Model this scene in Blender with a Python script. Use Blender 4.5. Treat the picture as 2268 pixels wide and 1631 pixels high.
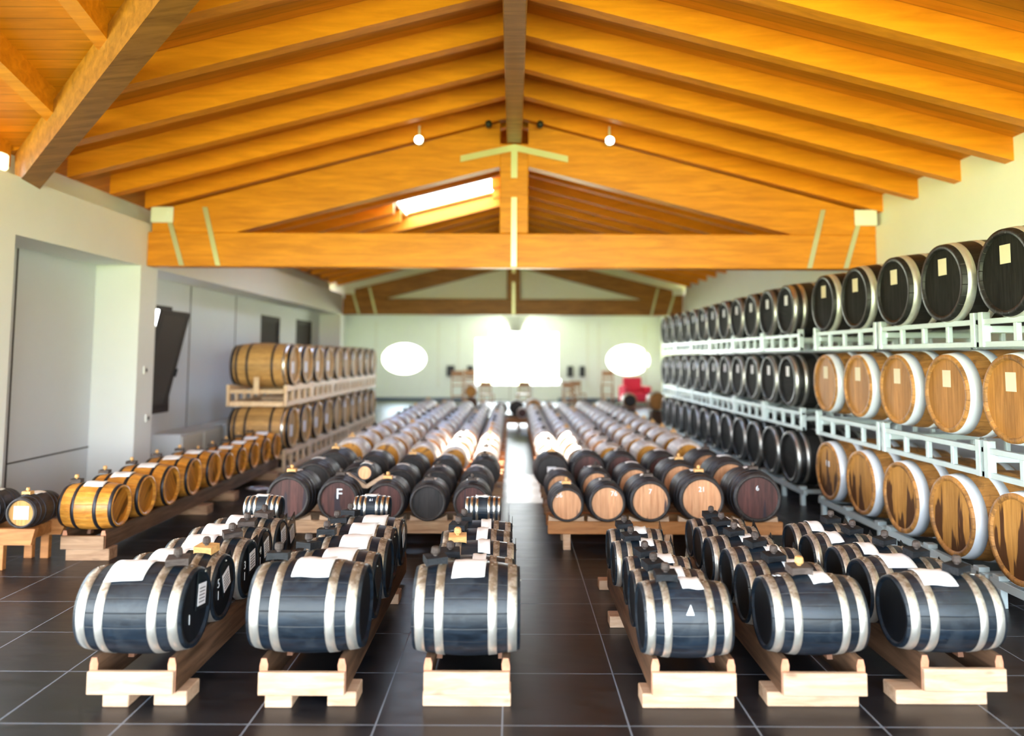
import bpy, math, random
from math import pi, sin, cos, radians
from mathutils import Vector, Matrix
random.seed(7)
for o in list(bpy.data.objects): bpy.data.objects.remove(o)
S = bpy.context.scene
COL = S.collection

# ------------------------------------------------------------------ camera
CAMH = 1.742
cam_d = bpy.data.cameras.new('camera'); cam = bpy.data.objects.new('camera', cam_d); COL.objects.link(cam)
F = 1700.0; W = 2268.0
cam_d.sensor_fit = 'HORIZONTAL'; cam_d.sensor_width = 36; cam_d.lens = 36*F/W
cam_d.shift_x = -3.6/W; cam_d.shift_y = -159.3/W
cam_d.clip_start = .05; cam_d.clip_end = 300
cam.matrix_world = (Matrix.Translation((0, 0, CAMH)) @ Matrix.Rotation(radians(90+4.5), 4, 'X') @ Matrix.Rotation(0.0045, 4, 'Z'))
cam_d.dof.use_dof = True; cam_d.dof.focus_distance = 5.0; cam_d.dof.aperture_fstop = 0.68
S.camera = cam
# ------------------------------------------------------------------ view
S.view_settings.view_transform = 'Standard'; S.view_settings.look = 'None'
S.view_settings.exposure = 1.45; S.view_settings.gamma = 1; S.view_settings.use_curve_mapping = False
# ------------------------------------------------------------------ world: daylight sky above, sunlit lawn below
wd = bpy.data.worlds.new('daylight'); S.world = wd; wd.use_nodes = True
nt = wd.node_tree; nt.nodes.clear()
out = nt.nodes.new('ShaderNodeOutputWorld'); bg = nt.nodes.new('ShaderNodeBackground')
tc = nt.nodes.new('ShaderNodeTexCoord'); sx = nt.nodes.new('ShaderNodeSeparateXYZ'); rp = nt.nodes.new('ShaderNodeValToRGB')
mr = nt.nodes.new('ShaderNodeMapRange'); mr.inputs['From Min'].default_value = -1; mr.inputs['From Max'].default_value = 1
nt.links.new(tc.outputs['Generated'], sx.inputs[0]); nt.links.new(sx.outputs['Z'], mr.inputs['Value'])
nt.links.new(mr.outputs[0], rp.inputs[0]); nt.links.new(rp.outputs[0], bg.inputs[0]); nt.links.new(bg.outputs[0], out.inputs[0])
cr = rp.color_ramp
cr.elements[0].position = 0.0; cr.elements[0].color = (.60, .72, .12, 1)
cr.elements[1].position = 1.0; cr.elements[1].color = (.30, .52, .95, 1)
for p, c in ((.47, (.74, .86, .20, 1)), (.49, (.85, .92, .62, 1)), (.51, (.95, .98, 1, 1)), (.62, (.70, .86, 1, 1))):
    e = cr.elements.new(p); e.color = c
bg.inputs['Strength'].default_value = 6.5

# ------------------------------------------------------------------ daylight through the windows, plus one added side light in the back room
def area(name, loc, rot, sx_, sy_, power, color=(1, 1, 1), portal=False, spread=None):
    l = bpy.data.lights.new(name, 'AREA'); l.shape = 'RECTANGLE'; l.size = sx_; l.size_y = sy_; l.energy = power; l.color = color
    if spread: l.spread = spread
    if portal: l.cycles.is_portal = True
    o = bpy.data.objects.new(name, l); COL.objects.link(o); o.location = loc; o.rotation_euler = rot
    return o
area('portal_front', (0, -3.0, 2.3), (radians(90), 0, 0), 9.2, 4.2, 1, portal=True)
area('daylight_end_window', (0.1, 30.86, 1.65), (radians(-90), 0, 0), 3.2, 2.0, 150, (.93, .97, 1))
area('fill_room_side', (-6.73, 22.3, 1.5), (0, radians(-90), 0), 1.4, 1.9, 14, (.93, .97, 1))  # fill light added to brighten the back room; its wall opening is invented
# afternoon sun: reaches the racks through the roof window only
sn = bpy.data.lights.new('sun', 'SUN'); sn.energy = 26; sn.angle = .009; sn.color = (1, .93, .82)
so = bpy.data.objects.new('sun', sn); COL.objects.link(so)
so.rotation_euler = Vector((1.22, -2.95, -4.2)).to_track_quat('-Z', 'Y').to_euler()

# ================================================================== node helpers
class G:
    def __init__(s, name, rough=.5, metal=0.0, spec=.5):
        s.m = bpy.data.materials.new(name); s.m.use_nodes = True; s.t = s.m.node_tree
        s.b = s.t.nodes['Principled BSDF']
        s.b.inputs['Roughness'].default_value = rough; s.b.inputs['Metallic'].default_value = metal
        s.b.inputs['Specular IOR Level'].default_value = spec
        s._tc = None
    def n(s, ty, **k):
        nd = s.t.nodes.new(ty)
        for a, v in k.items(): setattr(nd, a, v)
        return nd
    def put(s, sock, v):
        if isinstance(v, bpy.types.NodeSocket): s.t.links.new(v, sock)
        elif isinstance(v, (tuple, list)) and sock.type == 'RGBA' and len(v) == 3: sock.default_value = (*v, 1)
        else: sock.default_value = v
    def obj(s):
        if not s._tc: s._tc = s.n('ShaderNodeTexCoord')
        return s._tc.outputs['Object']
    def pos(s): return s.n('ShaderNodeNewGeometry').outputs['Position']
    def rnd(s): return s.n('ShaderNodeObjectInfo').outputs['Random']
    def sep(s, v):
        x = s.n('ShaderNodeSeparateXYZ'); s.put(x.inputs[0], v); return x.outputs
    def comb(s, x, y, z):
        c = s.n('ShaderNodeCombineXYZ')
        for i, v in enumerate((x, y, z)): s.put(c.inputs[i], v)
        return c.outputs[0]
    def ma(s, op, a, b=0.0, c=None, clamp=False):
        m = s.n('ShaderNodeMath', operation=op, use_clamp=clamp); s.put(m.inputs[0], a); s.put(m.inputs[1], b)
        if c is not None: s.put(m.inputs[2], c)
        return m.outputs[0]
    def scale(s, v, sc):
        m = s.n('ShaderNodeMapping'); s.put(m.inputs['Vector'], v); m.inputs['Scale'].default_value = sc; return m.outputs[0]
    def off(s, v, k):
        m = s.n('ShaderNodeVectorMath', operation='ADD'); s.put(m.inputs[0], v); c = s.comb(s.ma('MULTIPLY', s.rnd(), k), s.ma('MULTIPLY', s.rnd(), k*.7), s.ma('MULTIPLY', s.rnd(), -k)); s.put(m.inputs[1], c); return m.outputs[0]
    def noise(s, v, sc=5, det=4, rough=.55, dist=0.0):
        m = s.n('ShaderNodeTexNoise'); s.put(m.inputs['Vector'], v); m.inputs['Scale'].default_value = sc; m.inputs['Detail'].default_value = det
        m.inputs['Roughness'].default_value = rough; m.inputs['Distortion'].default_value = dist; return m.outputs[0]
    def white(s, x):
        m = s.n('ShaderNodeTexWhiteNoise', noise_dimensions='1D'); s.put(m.inputs['W'], x); return m.outputs['Value']
    def ramp(s, f, stops):
        r = s.n('ShaderNodeValToRGB'); s.put(r.inputs[0], f); e = r.color_ramp.elements
        while len(e) < len(stops): e.new(.5)
        for i, (p, c) in enumerate(stops):
            e[i].position = p; e[i].color = (*c, 1) if isinstance(c, (tuple, list)) else (c, c, c, 1)
        return r.outputs[0]
    def mix(s, f, a, b, bt='MIX'):
        m = s.n('ShaderNodeMix', data_type='RGBA', blend_type=bt); s.put(m.inputs[0], f); s.put(m.inputs[6], a); s.put(m.inputs[7], b); return m.outputs[2]
    def gain(s, col, k):
        m = s.n('ShaderNodeVectorMath', operation='SCALE'); s.put(m.inputs[0], col); s.put(m.inputs[3], k); return m.outputs[0]
    def col(s, c): s.put(s.b.inputs['Base Color'], c); return s
    def rough(s, v): s.put(s.b.inputs['Roughness'], v); return s
    def bump(s, h, st=.3, d=.01):
        b = s.n('ShaderNodeBump'); b.inputs['Strength'].default_value = st; b.inputs['Distance'].default_value = d; s.put(b.inputs['Height'], h)
        s.t.links.new(b.outputs[0], s.b.inputs['Normal']); return s

def plain(name, c, rough=.5, metal=0.0, spec=.5, emit=None, es=1.0, var=.06, sc=8):
    g = G(name, rough, metal, spec)
    n = g.noise(g.obj(), sc, 4)
    g.col(g.gain(g.mix(0, c, c), g.ma('ADD', g.ma('MULTIPLY', n, 2*var), 1-var)))
    if emit: g.b.inputs['Emission Color'].default_value = (*emit, 1); g.b.inputs['Emission Strength'].default_value = es
    return g.m

def wood(name, c1, c2, sc=(1, 12, 12), rough=.55, var=.25, knots=False, spec=.35, world=False):
    g = G(name, rough, 0, spec)
    v = g.pos() if world else g.off(g.obj(), 9)
    n = g.noise(g.scale(v, sc), 1.6, 6, .6, .6)
    c = g.ramp(n, [(.3, c1), (.68, c2)])
    if knots:
        k = g.noise(g.scale(v, tuple(min(a, 6) for a in sc)), 1.6, 2)
        c = g.mix(g.ramp(k, [(.68, 0.0), (.74, .75)]), c, tuple(a*.35 for a in c1))
    c = g.gain(c, g.ma('ADD', g.ma('MULTIPLY', g.rnd(), var), 1-var*.6))
    g.col(c); g.bump(n, .25, .004)
    return g.m

def stave(name, c1, c2, n=22, rough=.45, spec=.4, line=(.0, .0, .0), tone=.45, linefac=.8, patch=None, bump=.35):
    """barrel body: staves running along local X"""
    g = G(name, rough, 0, spec)
    x = g.sep(g.obj())
    a = g.ma('MULTIPLY', g.ma('ARCTAN2', x[1], x[2]), n/(2*pi)); a = g.ma('ADD', a, 100.5)
    fr = g.ma('FRACT', a); fl = g.ma('FLOOR', a)
    d = g.ma('MINIMUM', fr, g.ma('SUBTRACT', 1.0, fr))
    ln = g.ramp(d, [(.0, 1.0), (.045, 0.0)])
    tn = g.white(g.ma('ADD', fl, g.ma('MULTIPLY', g.rnd(), 57.3)))
    nz = g.noise(g.scale(g.off(g.obj(), 5), (5, 22, 22)), 1.5, 6, .62, .5)
    c = g.mix(g.ramp(nz, [(.3, 0.0), (.7, 1.0)]), c1, c2)
    c = g.gain(c, g.ma('ADD', g.ma('MULTIPLY', tn, tone), 1-tone*.5))
    if patch:
        pz = g.noise(g.off(g.obj(), 3), 7, 5, .6, .4)
        c = g.mix(g.ramp(pz, [(.52, 0.0), (.6, patch[1])]), c, patch[0])
    c = g.mix(g.ma('MULTIPLY', ln, linefac), c, line)
    g.col(c)
    g.rough(g.ma('ADD', g.ma('MULTIPLY', nz, .25), rough-.12))
    g.bump(g.ma('SUBTRACT', nz, g.ma('MULTIPLY', ln, 1.6)), bump, .004)
    return g.m

def headm(name, c1, c2, w=.07, stain=None, st=.0, rough=.55, tone=.3, spec=.35, spot=.62):
    """barrel head: vertical boards; optional wine drips"""
    g = G(name, rough, 0, spec)
    x = g.sep(g.obj()); r = g.rnd()
    yy = g.ma('ADD', g.ma('DIVIDE', x[1], w), g.ma('ADD', 50.0, g.ma('MULTIPLY', r, 9.0)))
    fl = g.ma('FLOOR', yy); fr = g.ma('FRACT', yy)
    ln = g.ramp(g.ma('MINIMUM', fr, g.ma('SUBTRACT', 1.0, fr)), [(.0, 1.0), (.03, 0.0)])
    nz = g.noise(g.scale(g.off(g.obj(), 5), (1, 26, 2.5)), 1.6, 6, .6, .4)
    c = g.ramp(nz, [(.3, c1), (.7, c2)])
    c = g.gain(c, g.ma('ADD', g.ma('MULTIPLY', g.white(fl), tone), 1-tone*.5))
    c = g.mix(g.ma('MULTIPLY', ln, .55), c, tuple(a*.3 for a in c1))
    if stain:
        dn = g.noise(g.scale(g.off(g.obj(), 7), (0, 6.5, .7)), 1.7, 3, .5, .25)
        k = g.ma('SUBTRACT', dn, g.ma('MULTIPLY', x[2], .55))
        c = g.mix(g.ramp(k, [(spot, 0.0), (spot+.03, st)]), c, stain)
    g.col(c); g.bump(nz, .2, .003)
    return g.m

def hoopm(name, c, rust=None, rough=.28, metal=1.0, rt=.4):
    g = G(name, rough, metal, .5)
    nz = g.noise(g.off(g.obj(), 5), 18, 5, .65, .3)
    col = g.gain(g.mix(0, c, c), g.ma('ADD', g.ma('MULTIPLY', nz, .4), .78))
    if rust:
        x = g.sep(g.obj())
        k = g.ma('ADD', g.ma('MULTIPLY', nz, .8), g.ma('MULTIPLY', x[2], 1.9))
        f = g.ramp(k, [(.46, 0.0), (.78, 1.0)])
        col = g.mix(g.ma('MULTIPLY', f, .9), col, rust)
        g.rough(g.ma('ADD', g.ma('MULTIPLY', f, .3), rough))
    else:
        g.rough(g.ma('ADD', g.ma('MULTIPLY', nz, .25), rough-.08))
    g.col(col)
    return g.m

M = {}
M['black_stave'] = stave('black_stave', (.003, .006, .011), (.010, .020, .034), 20, .42, .5, (.002, .002, .003), .5, .7, ((.028, .036, .046), .5))
M['black_head'] = headm('black_head', (.003, .004, .006), (.008, .010, .014), .07, rough=.5)
M['silver_hoop'] = hoopm('silver_hoop', (.90, .87, .80), (.20, .13, .07), .40, .85)
M['bright_hoop'] = hoopm('bright_hoop', (.90, .90, .88), None, .27)
M['iron_hoop'] = hoopm('iron_hoop', (.05, .05, .06), None, .42, .8)
M['grey_hoop'] = hoopm('grey_hoop', (.62, .62, .60), None, .38)
M['white_hoop'] = plain('white_hoop', (.72, .78, .85), .38, .15, .5)
M['printed_hoop'] = M['white_hoop']
M['dark_stave'] = stave('dark_stave', (.012, .009, .009), (.045, .036, .034), 22, .5, .4, (.003, .002, .002), .5, .7)
M['wine_head'] = headm('wine_head', (.035, .010, .008), (.10, .032, .026), .075, (.012, .01, .02), .8, .5, .7, spot=.6)
M['dark_head'] = headm('dark_head', (.010, .008, .008), (.028, .022, .022), .07)
M['tan_head'] = headm('tan_head', (.46, .20, .09), (.72, .38, .20), .07, (.015, .018, .035), .9, .55, .25, spot=.66)
M['pale_stave'] = stave('pale_stave', (.48, .39, .35), (.74, .64, .58), 22, .5, .45, (.05, .03, .02), .35, .7)
M['orange_head'] = headm('orange_head', (.42, .17, .015), (.66, .30, .035), .06, (.10, .035, .01), .7, .5, .2, spot=.64)
M['amber_stave'] = stave('amber_stave', (.42, .14, .015), (.78, .36, .06), 22, .35, .5, (.06, .02, .004), .4, .7)
M['amber_head'] = headm('amber_head', (.36, .12, .012), (.62, .26, .03), .06, (.05, .015, .004), .8, .45, .4, spot=.6)
M['oak_stave'] = stave('oak_stave', (.42, .22, .07), (.62, .36, .13), 24, .5, .4, (.08, .04, .015), .4, .6)
M['oak_head'] = headm('oak_head', (.36, .18, .055), (.52, .29, .10), .08, rough=.62, spec=.2)
M['brown_stave'] = stave('brown_stave', (.30, .13, .03), (.52, .25, .07), 24, .5, .4, (.05, .02, .01), .5, .6, ((.07, .035, .018), .5))
M['brown_head'] = headm('brown_head', (.27, .11, .018), (.46, .21, .05), .10, None, 0, .5, .35)
M['stained_head'] = headm('stained_head', (.34, .15, .03), (.56, .28, .07), .10, (.055, .018, .008), .93, .5, .3, spot=.52)
M['char_stave'] = stave('char_stave', (.006, .006, .006), (.018, .018, .018), 24, .42, .4, (.003, .003, .003), .4, .6)
M['char_head'] = headm('char_head', (.006, .006, .006), (.020, .019, .018), .09, rough=.75, spec=.12)
M['rim'] = wood('rim', (.02, .016, .016), (.06, .045, .045), (8, 8, 8))
M['weathered'] = wood('weathered', (.06, .03, .015), (.19, .10, .055), (14, 1.2, 14), .6)
M['pine'] = wood('pine', (.44, .26, .15), (.64, .44, .30), (2, 14, 14), .55, .15, True)
M['pine_end'] = wood('pine_end', (.45, .18, .09), (.62, .30, .18), (9, 9, 9), .6, .15)
M['redwood'] = wood('redwood', (.30, .11, .03), (.52, .22, .07), (2, 14, 14), .5, .15)
M['fir'] = wood('fir', (.70, .46, .26), (.88, .66, .44), (14, 2, 14), .6, .2)
M['old_timber'] = wood('old_timber', (.20, .075, .012), (.42, .17, .035), (1.0, 9, 9), .45, .1)
M['beam_brown'] = wood('beam_brown', (.20, .10, .05), (.46, .28, .16), (1.5, 14, 14), .6, .2, True)
M['bung_black'] = wood('bung_black', (.006, .007, .009), (.025, .027, .032), (8, 30, 30), .6, .3, spec=.2)
M['bung_grey'] = wood('bung_grey', (.03, .022, .02), (.11, .085, .075), (8, 30, 30), .65, .3, spec=.2)
M['bung_tan'] = wood('bung_tan', (.50, .26, .09), (.78, .46, .18), (8, 30, 30), .5, .1)
M['cloth'] = plain('cloth', (.86, .86, .88), .85, 0, .2, var=.05, sc=30)
M['paper'] = plain('paper', (.80, .80, .84), .7, 0, .3)
M['beige_label'] = plain('beige_label', (.70, .62, .45), .7, 0, .3)
g = G('sleeve', .12, 0, .6); g.col((.02, .028, .035)); g.b.inputs['Transmission Weight'].default_value = .25; g.b.inputs['Alpha'].default_value = .8; M['sleeve'] = g.m
M['chalk'] = plain('chalk', (.8, .85, .9), .9)
M['print'] = plain('print', (.06, .06, .08), .9)
M['steel'] = plain('steel', (.60, .70, .72), .38, .25, .5, var=.1)
M['bolt'] = plain('bolt', (.6, .6, .58), .3, .9)
M['strap'] = plain('strap', (.62, .62, .42), .35, .6)
M['glulam'] = wood('glulam', (.56, .18, .008), (.82, .30, .018), (1.0, 9, 9), .42, .1, False, .35)
M['rafter'] = wood('rafter', (.70, .225, .008), (.92, .32, .016), (1.0, 8, 8), .45, .12, False, .35)
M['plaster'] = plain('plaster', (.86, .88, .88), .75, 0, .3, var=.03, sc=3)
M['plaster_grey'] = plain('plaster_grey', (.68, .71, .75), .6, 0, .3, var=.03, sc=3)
M['window_frame'] = plain('window_frame', (.07, .06, .06), .7, 0, .1)
M['black_plastic'] = plain('black_plastic', (.02, .022, .028), .5)
M['white_paint'] = plain('white_paint', (.82, .82, .8), .4)
M['red_fabric'] = plain('red_fabric', (.75, .02, .07), .7)
M['chair_wood'] = wood('chair_wood', (.35, .17, .09), (.55, .30, .18), (6, 6, 6))
M['seat_blue'] = plain('seat_blue', (.10, .14, .24), .6)
M['skirting'] = plain('skirting', (.03, .07, .16), .4)
M['lamp_glow'] = plain('lamp_glow', (.9, .9, .8), .3, emit=(1, 1, .82), es=9)
g = G('clear_pane', .02); g.t.nodes.remove(g.b)
_t = g.n('ShaderNodeBsdfTransparent'); _g = g.n('ShaderNodeBsdfGlossy'); _g.inputs['Roughness'].default_value = .05; _m = g.n('ShaderNodeMixShader'); _m.inputs[0].default_value = .06
g.t.links.new(_t.outputs[0], _m.inputs[1]); g.t.links.new(_g.outputs[0], _m.inputs[2]); g.t.links.new(_m.outputs[0], [n for n in g.t.nodes if n.type == 'OUTPUT_MATERIAL'][0].inputs[0]); M['clear_pane'] = g.m
g = G('floor_glass', .12, 0, .5); g.col((.55, .62, .75)); M['floor_glass'] = g.m
M['dim_glow'] = plain('dim_glow', (.8, .8, .6), .4, emit=(1, .95, .5), es=.8)
# ceiling planks
g = G('ceiling_planks', .5, 0, .3)
p = g.sep(g.pos()); yy = g.ma('DIVIDE', p[1], .12); fr = g.ma('FRACT', yy)
ln = g.ramp(g.ma('MINIMUM', fr, g.ma('SUBTRACT', 1.0, fr)), [(.0, 1.0), (.06, 0.0)])
nz = g.noise(g.scale(g.pos(), (1, 10, 1)), 1.5, 5, .6, .4)
c = g.gain(g.ramp(nz, [(.3, (.60, .20, .008)), (.7, (.82, .29, .016))]), g.ma('ADD', g.ma('MULTIPLY', g.white(g.ma('FLOOR', yy)), .25), .85))
g.col(g.mix(g.ma('MULTIPLY', ln, .5), c, (.15, .05, .008))); M['planks'] = g.m
# floor tiles 60 x 60 with thin light joints
g = G('slate_tiles', .3, 0, .28)
p = g.sep(g.pos())
u = g.ma('DIVIDE', g.ma('ADD', p[0], .045+60), .6); v = g.ma('DIVIDE', g.ma('SUBTRACT', p[1], .18-60), .6)
def dist(w_):
    f_ = g.ma('FRACT', w_); return g.ma('MINIMUM', f_, g.ma('SUBTRACT', 1.0, f_))
ln = g.ramp(g.ma('MINIMUM', dist(u), dist(v)), [(.0045, 1.0), (.0065, 0.0)])
tn = g.white(g.ma('ADD', g.ma('FLOOR', u), g.ma('MULTIPLY', g.ma('FLOOR', v), 17.3)))
nz = g.noise(g.scale(g.pos(), (1.5, 5, 1)), 2.2, 7, .62, .6)
c = g.gain(g.ramp(nz, [(.3, (.006, .006, .008)), (.72, (.020, .019, .022))]), g.ma('ADD', g.ma('MULTIPLY', tn, .3), .85))
g.col(g.mix(ln, c, (.22, .25, .30)))
g.rough(g.ma('ADD', g.ma('MULTIPLY', nz, .26), g.ma('ADD', .22, g.ma('MULTIPLY', ln, .3)))); g.bump(nz, .12, .003)
M['floor'] = g.m

# ================================================================== mesh helpers
class MB:
    def __init__(s): s.v = []; s.f = []; s.mi = []; s.sm = []
    def add(s, vs, fs, mi=0, smooth=False):
        k = len(s.v); s.v += [tuple(v) for v in vs]
        for f_ in fs: s.f.append([i+k for i in f_]); s.mi.append(mi); s.sm.append(smooth)
        return s
    def box(s, x0, x1, y0, y1, z0, z1, mi=0, mat=None):
        vs = [Vector((x, y, z)) for z in (z0, z1) for y in (y0, y1) for x in (x0, x1)]
        if mat is not None: vs = [mat @ v for v in vs]
        return s.add(vs, [(0, 2, 3, 1), (4, 5, 7, 6), (0, 1, 5, 4), (2, 6, 7, 3), (0, 4, 6, 2), (1, 3, 7, 5)], mi)
    def bbox(s, x0, x1, y0, y1, z0, z1, b=.004, mi=0):
        """box with chamfered edges"""
        b = min(b, (x1-x0)*.3, (y1-y0)*.3, (z1-z0)*.3)
        xs = (x0, x1); ys = (y0, y1); zs = (z0, z1); vs = []; idx = {}
        for i in (0, 1):
            for j in (0, 1):
                for k in (0, 1):
                    sx_ = 1-2*i; sy_ = 1-2*j; sz_ = 1-2*k
                    for a in range(3):
                        p_ = [xs[i]+sx_*b, ys[j]+sy_*b, zs[k]+sz_*b]; p_[a] = (xs[i], ys[j], zs[k])[a]
                        idx[(i, j, k, a)] = len(vs); vs.append(p_)
        fs = []
        for a in range(3):
            for e in (0, 1):
                o_ = [q for q in range(3) if q != a]; ring = []
                for (m_, n_) in ((0, 0), (1, 0), (1, 1), (0, 1)):
                    t = [0, 0, 0]; t[a] = e; t[o_[0]] = m_; t[o_[1]] = n_; ring.append(idx[(*t, a)])
                if (e == 0) != (a == 1): ring.reverse()
                fs.append(ring)
        for a in range(3):
            o_ = [q for q in range(3) if q != a]
            for m_ in (0, 1):
                for n_ in (0, 1):
                    t0 = [0, 0, 0]; t0[o_[0]] = m_; t0[o_[1]] = n_; t1 = list(t0); t1[a] = 1
                    fs.append([idx[(*t0, o_[0])], idx[(*t1, o_[0])], idx[(*t1, o_[1])], idx[(*t0, o_[1])]])
        for i in (0, 1):
            for j in (0, 1):
                for k in (0, 1): fs.append([idx[(i, j, k, a)] for a in range(3)])
        return s.add(vs, fs, mi)
    def prism(s, poly, d0, d1, plane='XZ', mi=0):
        """extrude a 2-D outline; plane XZ extrudes along Y, YZ along X, XY along Z"""
        def P(a, b, d): return {'XZ': (a, d, b), 'YZ': (d, a, b), 'XY': (a, b, d)}[plane]
        n = len(poly); vs = [P(a, b, d0) for a, b in poly]+[P(a, b, d1) for a, b in poly]
        fs = [list(range(n)), list(range(2*n-1, n-1, -1))]+[(i, i+n, (i+1) % n+n, (i+1) % n) for i in range(n)]
        return s.add(vs, fs, mi)
    def lathe(s, prof, n=40, axis='X', mi=0, smooth=True, closed=False, c=(0, 0, 0)):
        vs = []; fs = []
        for (t, r) in prof:
            for i in range(n):
                a = 2*pi*i/n; p_ = {'X': (t, r*sin(a), r*cos(a)), 'Z': (r*cos(a), r*sin(a), t), 'Y': (r*sin(a), t, r*cos(a))}[axis]
                vs.append((p_[0]+c[0], p_[1]+c[1], p_[2]+c[2]))
        m = len(prof)
        for j in range(m if closed else m-1):
            k = (j+1) % m
            for i in range(n): fs.append((j*n+i, j*n+(i+1) % n, k*n+(i+1) % n, k*n+i))
        return s.add(vs, fs, mi, smooth)
    def tube(s, p0, p1, r, n=8, mi=0, r1=None):
        p0 = Vector(p0); p1 = Vector(p1); d = (p1-p0).normalized(); r1 = r if r1 is None else r1
        a = d.orthogonal().normalized(); b = d.cross(a)
        vs = [p0+(a*cos(2*pi*i/n)+b*sin(2*pi*i/n))*r for i in range(n)]+[p1+(a*cos(2*pi*i/n)+b*sin(2*pi*i/n))*r1 for i in range(n)]
        return s.add(vs, [(i, (i+1) % n, (i+1) % n+n, i+n) for i in range(n)]+[list(range(n-1, -1, -1)), list(range(n, 2*n))], mi)
    def bar(s, p0, p1, w, h, mi=0):
        """rectangular bar; w horizontal, h the other way"""
        p0 = Vector(p0); p1 = Vector(p1); d = (p1-p0).normalized()
        a = d.cross(Vector((0, 0, 1)));
        if a.length < .05: a = Vector((1, 0, 0))
        a.normalize(); b = a.cross(d).normalized()
        vs = [q+a*(w/2*i)+b*(h/2*j) for q in (p0, p1) for i, j in ((-1, -1), (1, -1), (1, 1), (-1, 1))]
        return s.add(vs, [(0, 1, 2, 3), (7, 6, 5, 4), (0, 4, 5, 1), (1, 5, 6, 2), (2, 6, 7, 3), (3, 7, 4, 0)], mi)
    def mesh(s, name, *mats, recalc=True):
        me = bpy.data.meshes.new(name); me.from_pydata(s.v, [], s.f)
        for m_ in mats: me.materials.append(M[m_] if isinstance(m_, str) else m_)
        for p_, mi, sm in zip(me.polygons, s.mi, s.sm): p_.material_index = mi; p_.use_smooth = sm
        if recalc:
            import bmesh
            bm = bmesh.new(); bm.from_mesh(me); bmesh.ops.recalc_face_normals(bm, faces=bm.faces); bm.to_mesh(me); bm.free()
        me.update(); return me

def link(name, data, parent=None, loc=(0, 0, 0), rot=(0, 0, 0)):
    o = bpy.data.objects.new(name, data); COL.objects.link(o); o.location = loc; o.rotation_euler = rot
    if parent: o.parent = parent
    return o
def tag(o, label, cat, group=None, kind=None):
    o['label'] = label; o['category'] = cat
    if group: o['group'] = group
    if kind: o['kind'] = kind
    return o
def thing(name, label, cat, loc=(0, 0, 0), rz=0, group=None, ry=0):
    o = bpy.data.objects.new(name, None); o.empty_display_size = .1; COL.objects.link(o); o.location = loc; o.rotation_euler = (0, ry, rz)
    return tag(o, label, cat, group)
def struct(name, mb, *mats):
    o = link(name, mb.mesh(name, *mats)); o['kind'] = 'structure'; return o
ORD = ['', 'first', 'second', 'third', 'fourth', 'fifth', 'sixth', 'seventh', 'eighth', 'ninth', 'tenth', 'eleventh', 'twelfth', 'thirteenth', 'fourteenth', 'fifteenth', 'sixteenth', 'seventeenth', 'eighteenth', 'nineteenth', 'twentieth']
def nth(i, n):
    """the i-th of n counted from the front (1-based)"""
    return 'frontmost' if i == 1 else ('rearmost' if i == n else ORD[i])

def text_mesh(body, size, mat, depth=.001):
    cu = bpy.data.curves.new('txt', 'FONT'); cu.body = body; cu.size = size; cu.align_x = 'CENTER'; cu.align_y = 'CENTER'; cu.extrude = depth; cu.space_line = .95
    cu.resolution_u = 3
    ob = bpy.data.objects.new('txt', cu); COL.objects.link(ob)
    dg = bpy.context.evaluated_depsgraph_get(); me = bpy.data.meshes.new_from_object(ob.evaluated_get(dg))
    bpy.data.objects.remove(ob); me.materials.clear(); me.materials.append(M[mat]); me.name = 'lettering'
    return me

# ================================================================== the setting
ZB, ZT = 2.845, 3.39            # box beam
XL, XR = -4.6, 4.55
SL = .26
def zr(x): return 4.77-SL*abs(x)          # underside of the rafters
TH = .22
# floor
struct('floor', MB().box(-13, 7, -6, 31.2, -.1, 0), 'floor')
# lawn and terrace outside the front glazing are beyond the photo: the world lights them
# ceiling boards, with an opening for the roof window
SKX0, SKX1, SKY0, SKY1 = -2.1, -.40, 12.55, 14.88
mb = MB()
def slope_quad(x0, x1, y0, y1, up=.06):
    z0 = zr(x0)+TH; z1 = zr(x1)+TH
    mb.add([(x0, y0, z0), (x1, y0, z1), (x1, y1, z1), (x0, y1, z0), (x0, y0, z0+up), (x1, y0, z1+up), (x1, y1, z1+up), (x0, y1, z0+up)],
           [(0, 1, 2, 3), (7, 6, 5, 4), (0, 4, 5, 1), (1, 5, 6, 2), (2, 6, 7, 3), (3, 7, 4, 0)])
slope_quad(0, 5.3, -3, 20.9)
slope_quad(-5.3, 0, 7.35, SKY0); slope_quad(-5.3, 0, SKY1, 20.9)
slope_quad(-5.3, SKX0, SKY0, SKY1); slope_quad(SKX1, 0, SKY0, SKY1)
# front bay, left of the ridge: the main slope stops at the valley line
V0 = Vector((-4.75, 7.35)); 
zc = lambda y: 3.60+.06+SL*(7.35-y)      # cross roof underside of its boards (rises towards the camera)
mb.add([(0, 7.35, zr(0)+TH), (-4.75, 7.35, zr(4.75)+TH), (0, 2.6, zr(0)+TH)], [(0, 1, 2)])
mb.add([(0, -3, zr(0)+TH), (0, 2.6, zr(0)+TH), (-.01, 2.6, zr(0)+TH), (-.01, -3, zr(0)+TH)], [(0, 1, 2, 3)])
zv = zr(4.75)+TH
mb.add([(-4.75, 7.35, zv), (-12.5, 7.35, zv), (-12.5, 2.6, zr(0)+TH), (0, 2.6, zr(0)+TH)], [(0, 1, 2, 3)])
mb.add([(0, 2.6, zr(0)+TH), (-12.5, 2.6, zr(0)+TH), (-12.5, -3, zv-.3), (0, -3, zv-.3)], [(0, 1, 2, 3)])
struct('ceiling', mb, 'planks')
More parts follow.
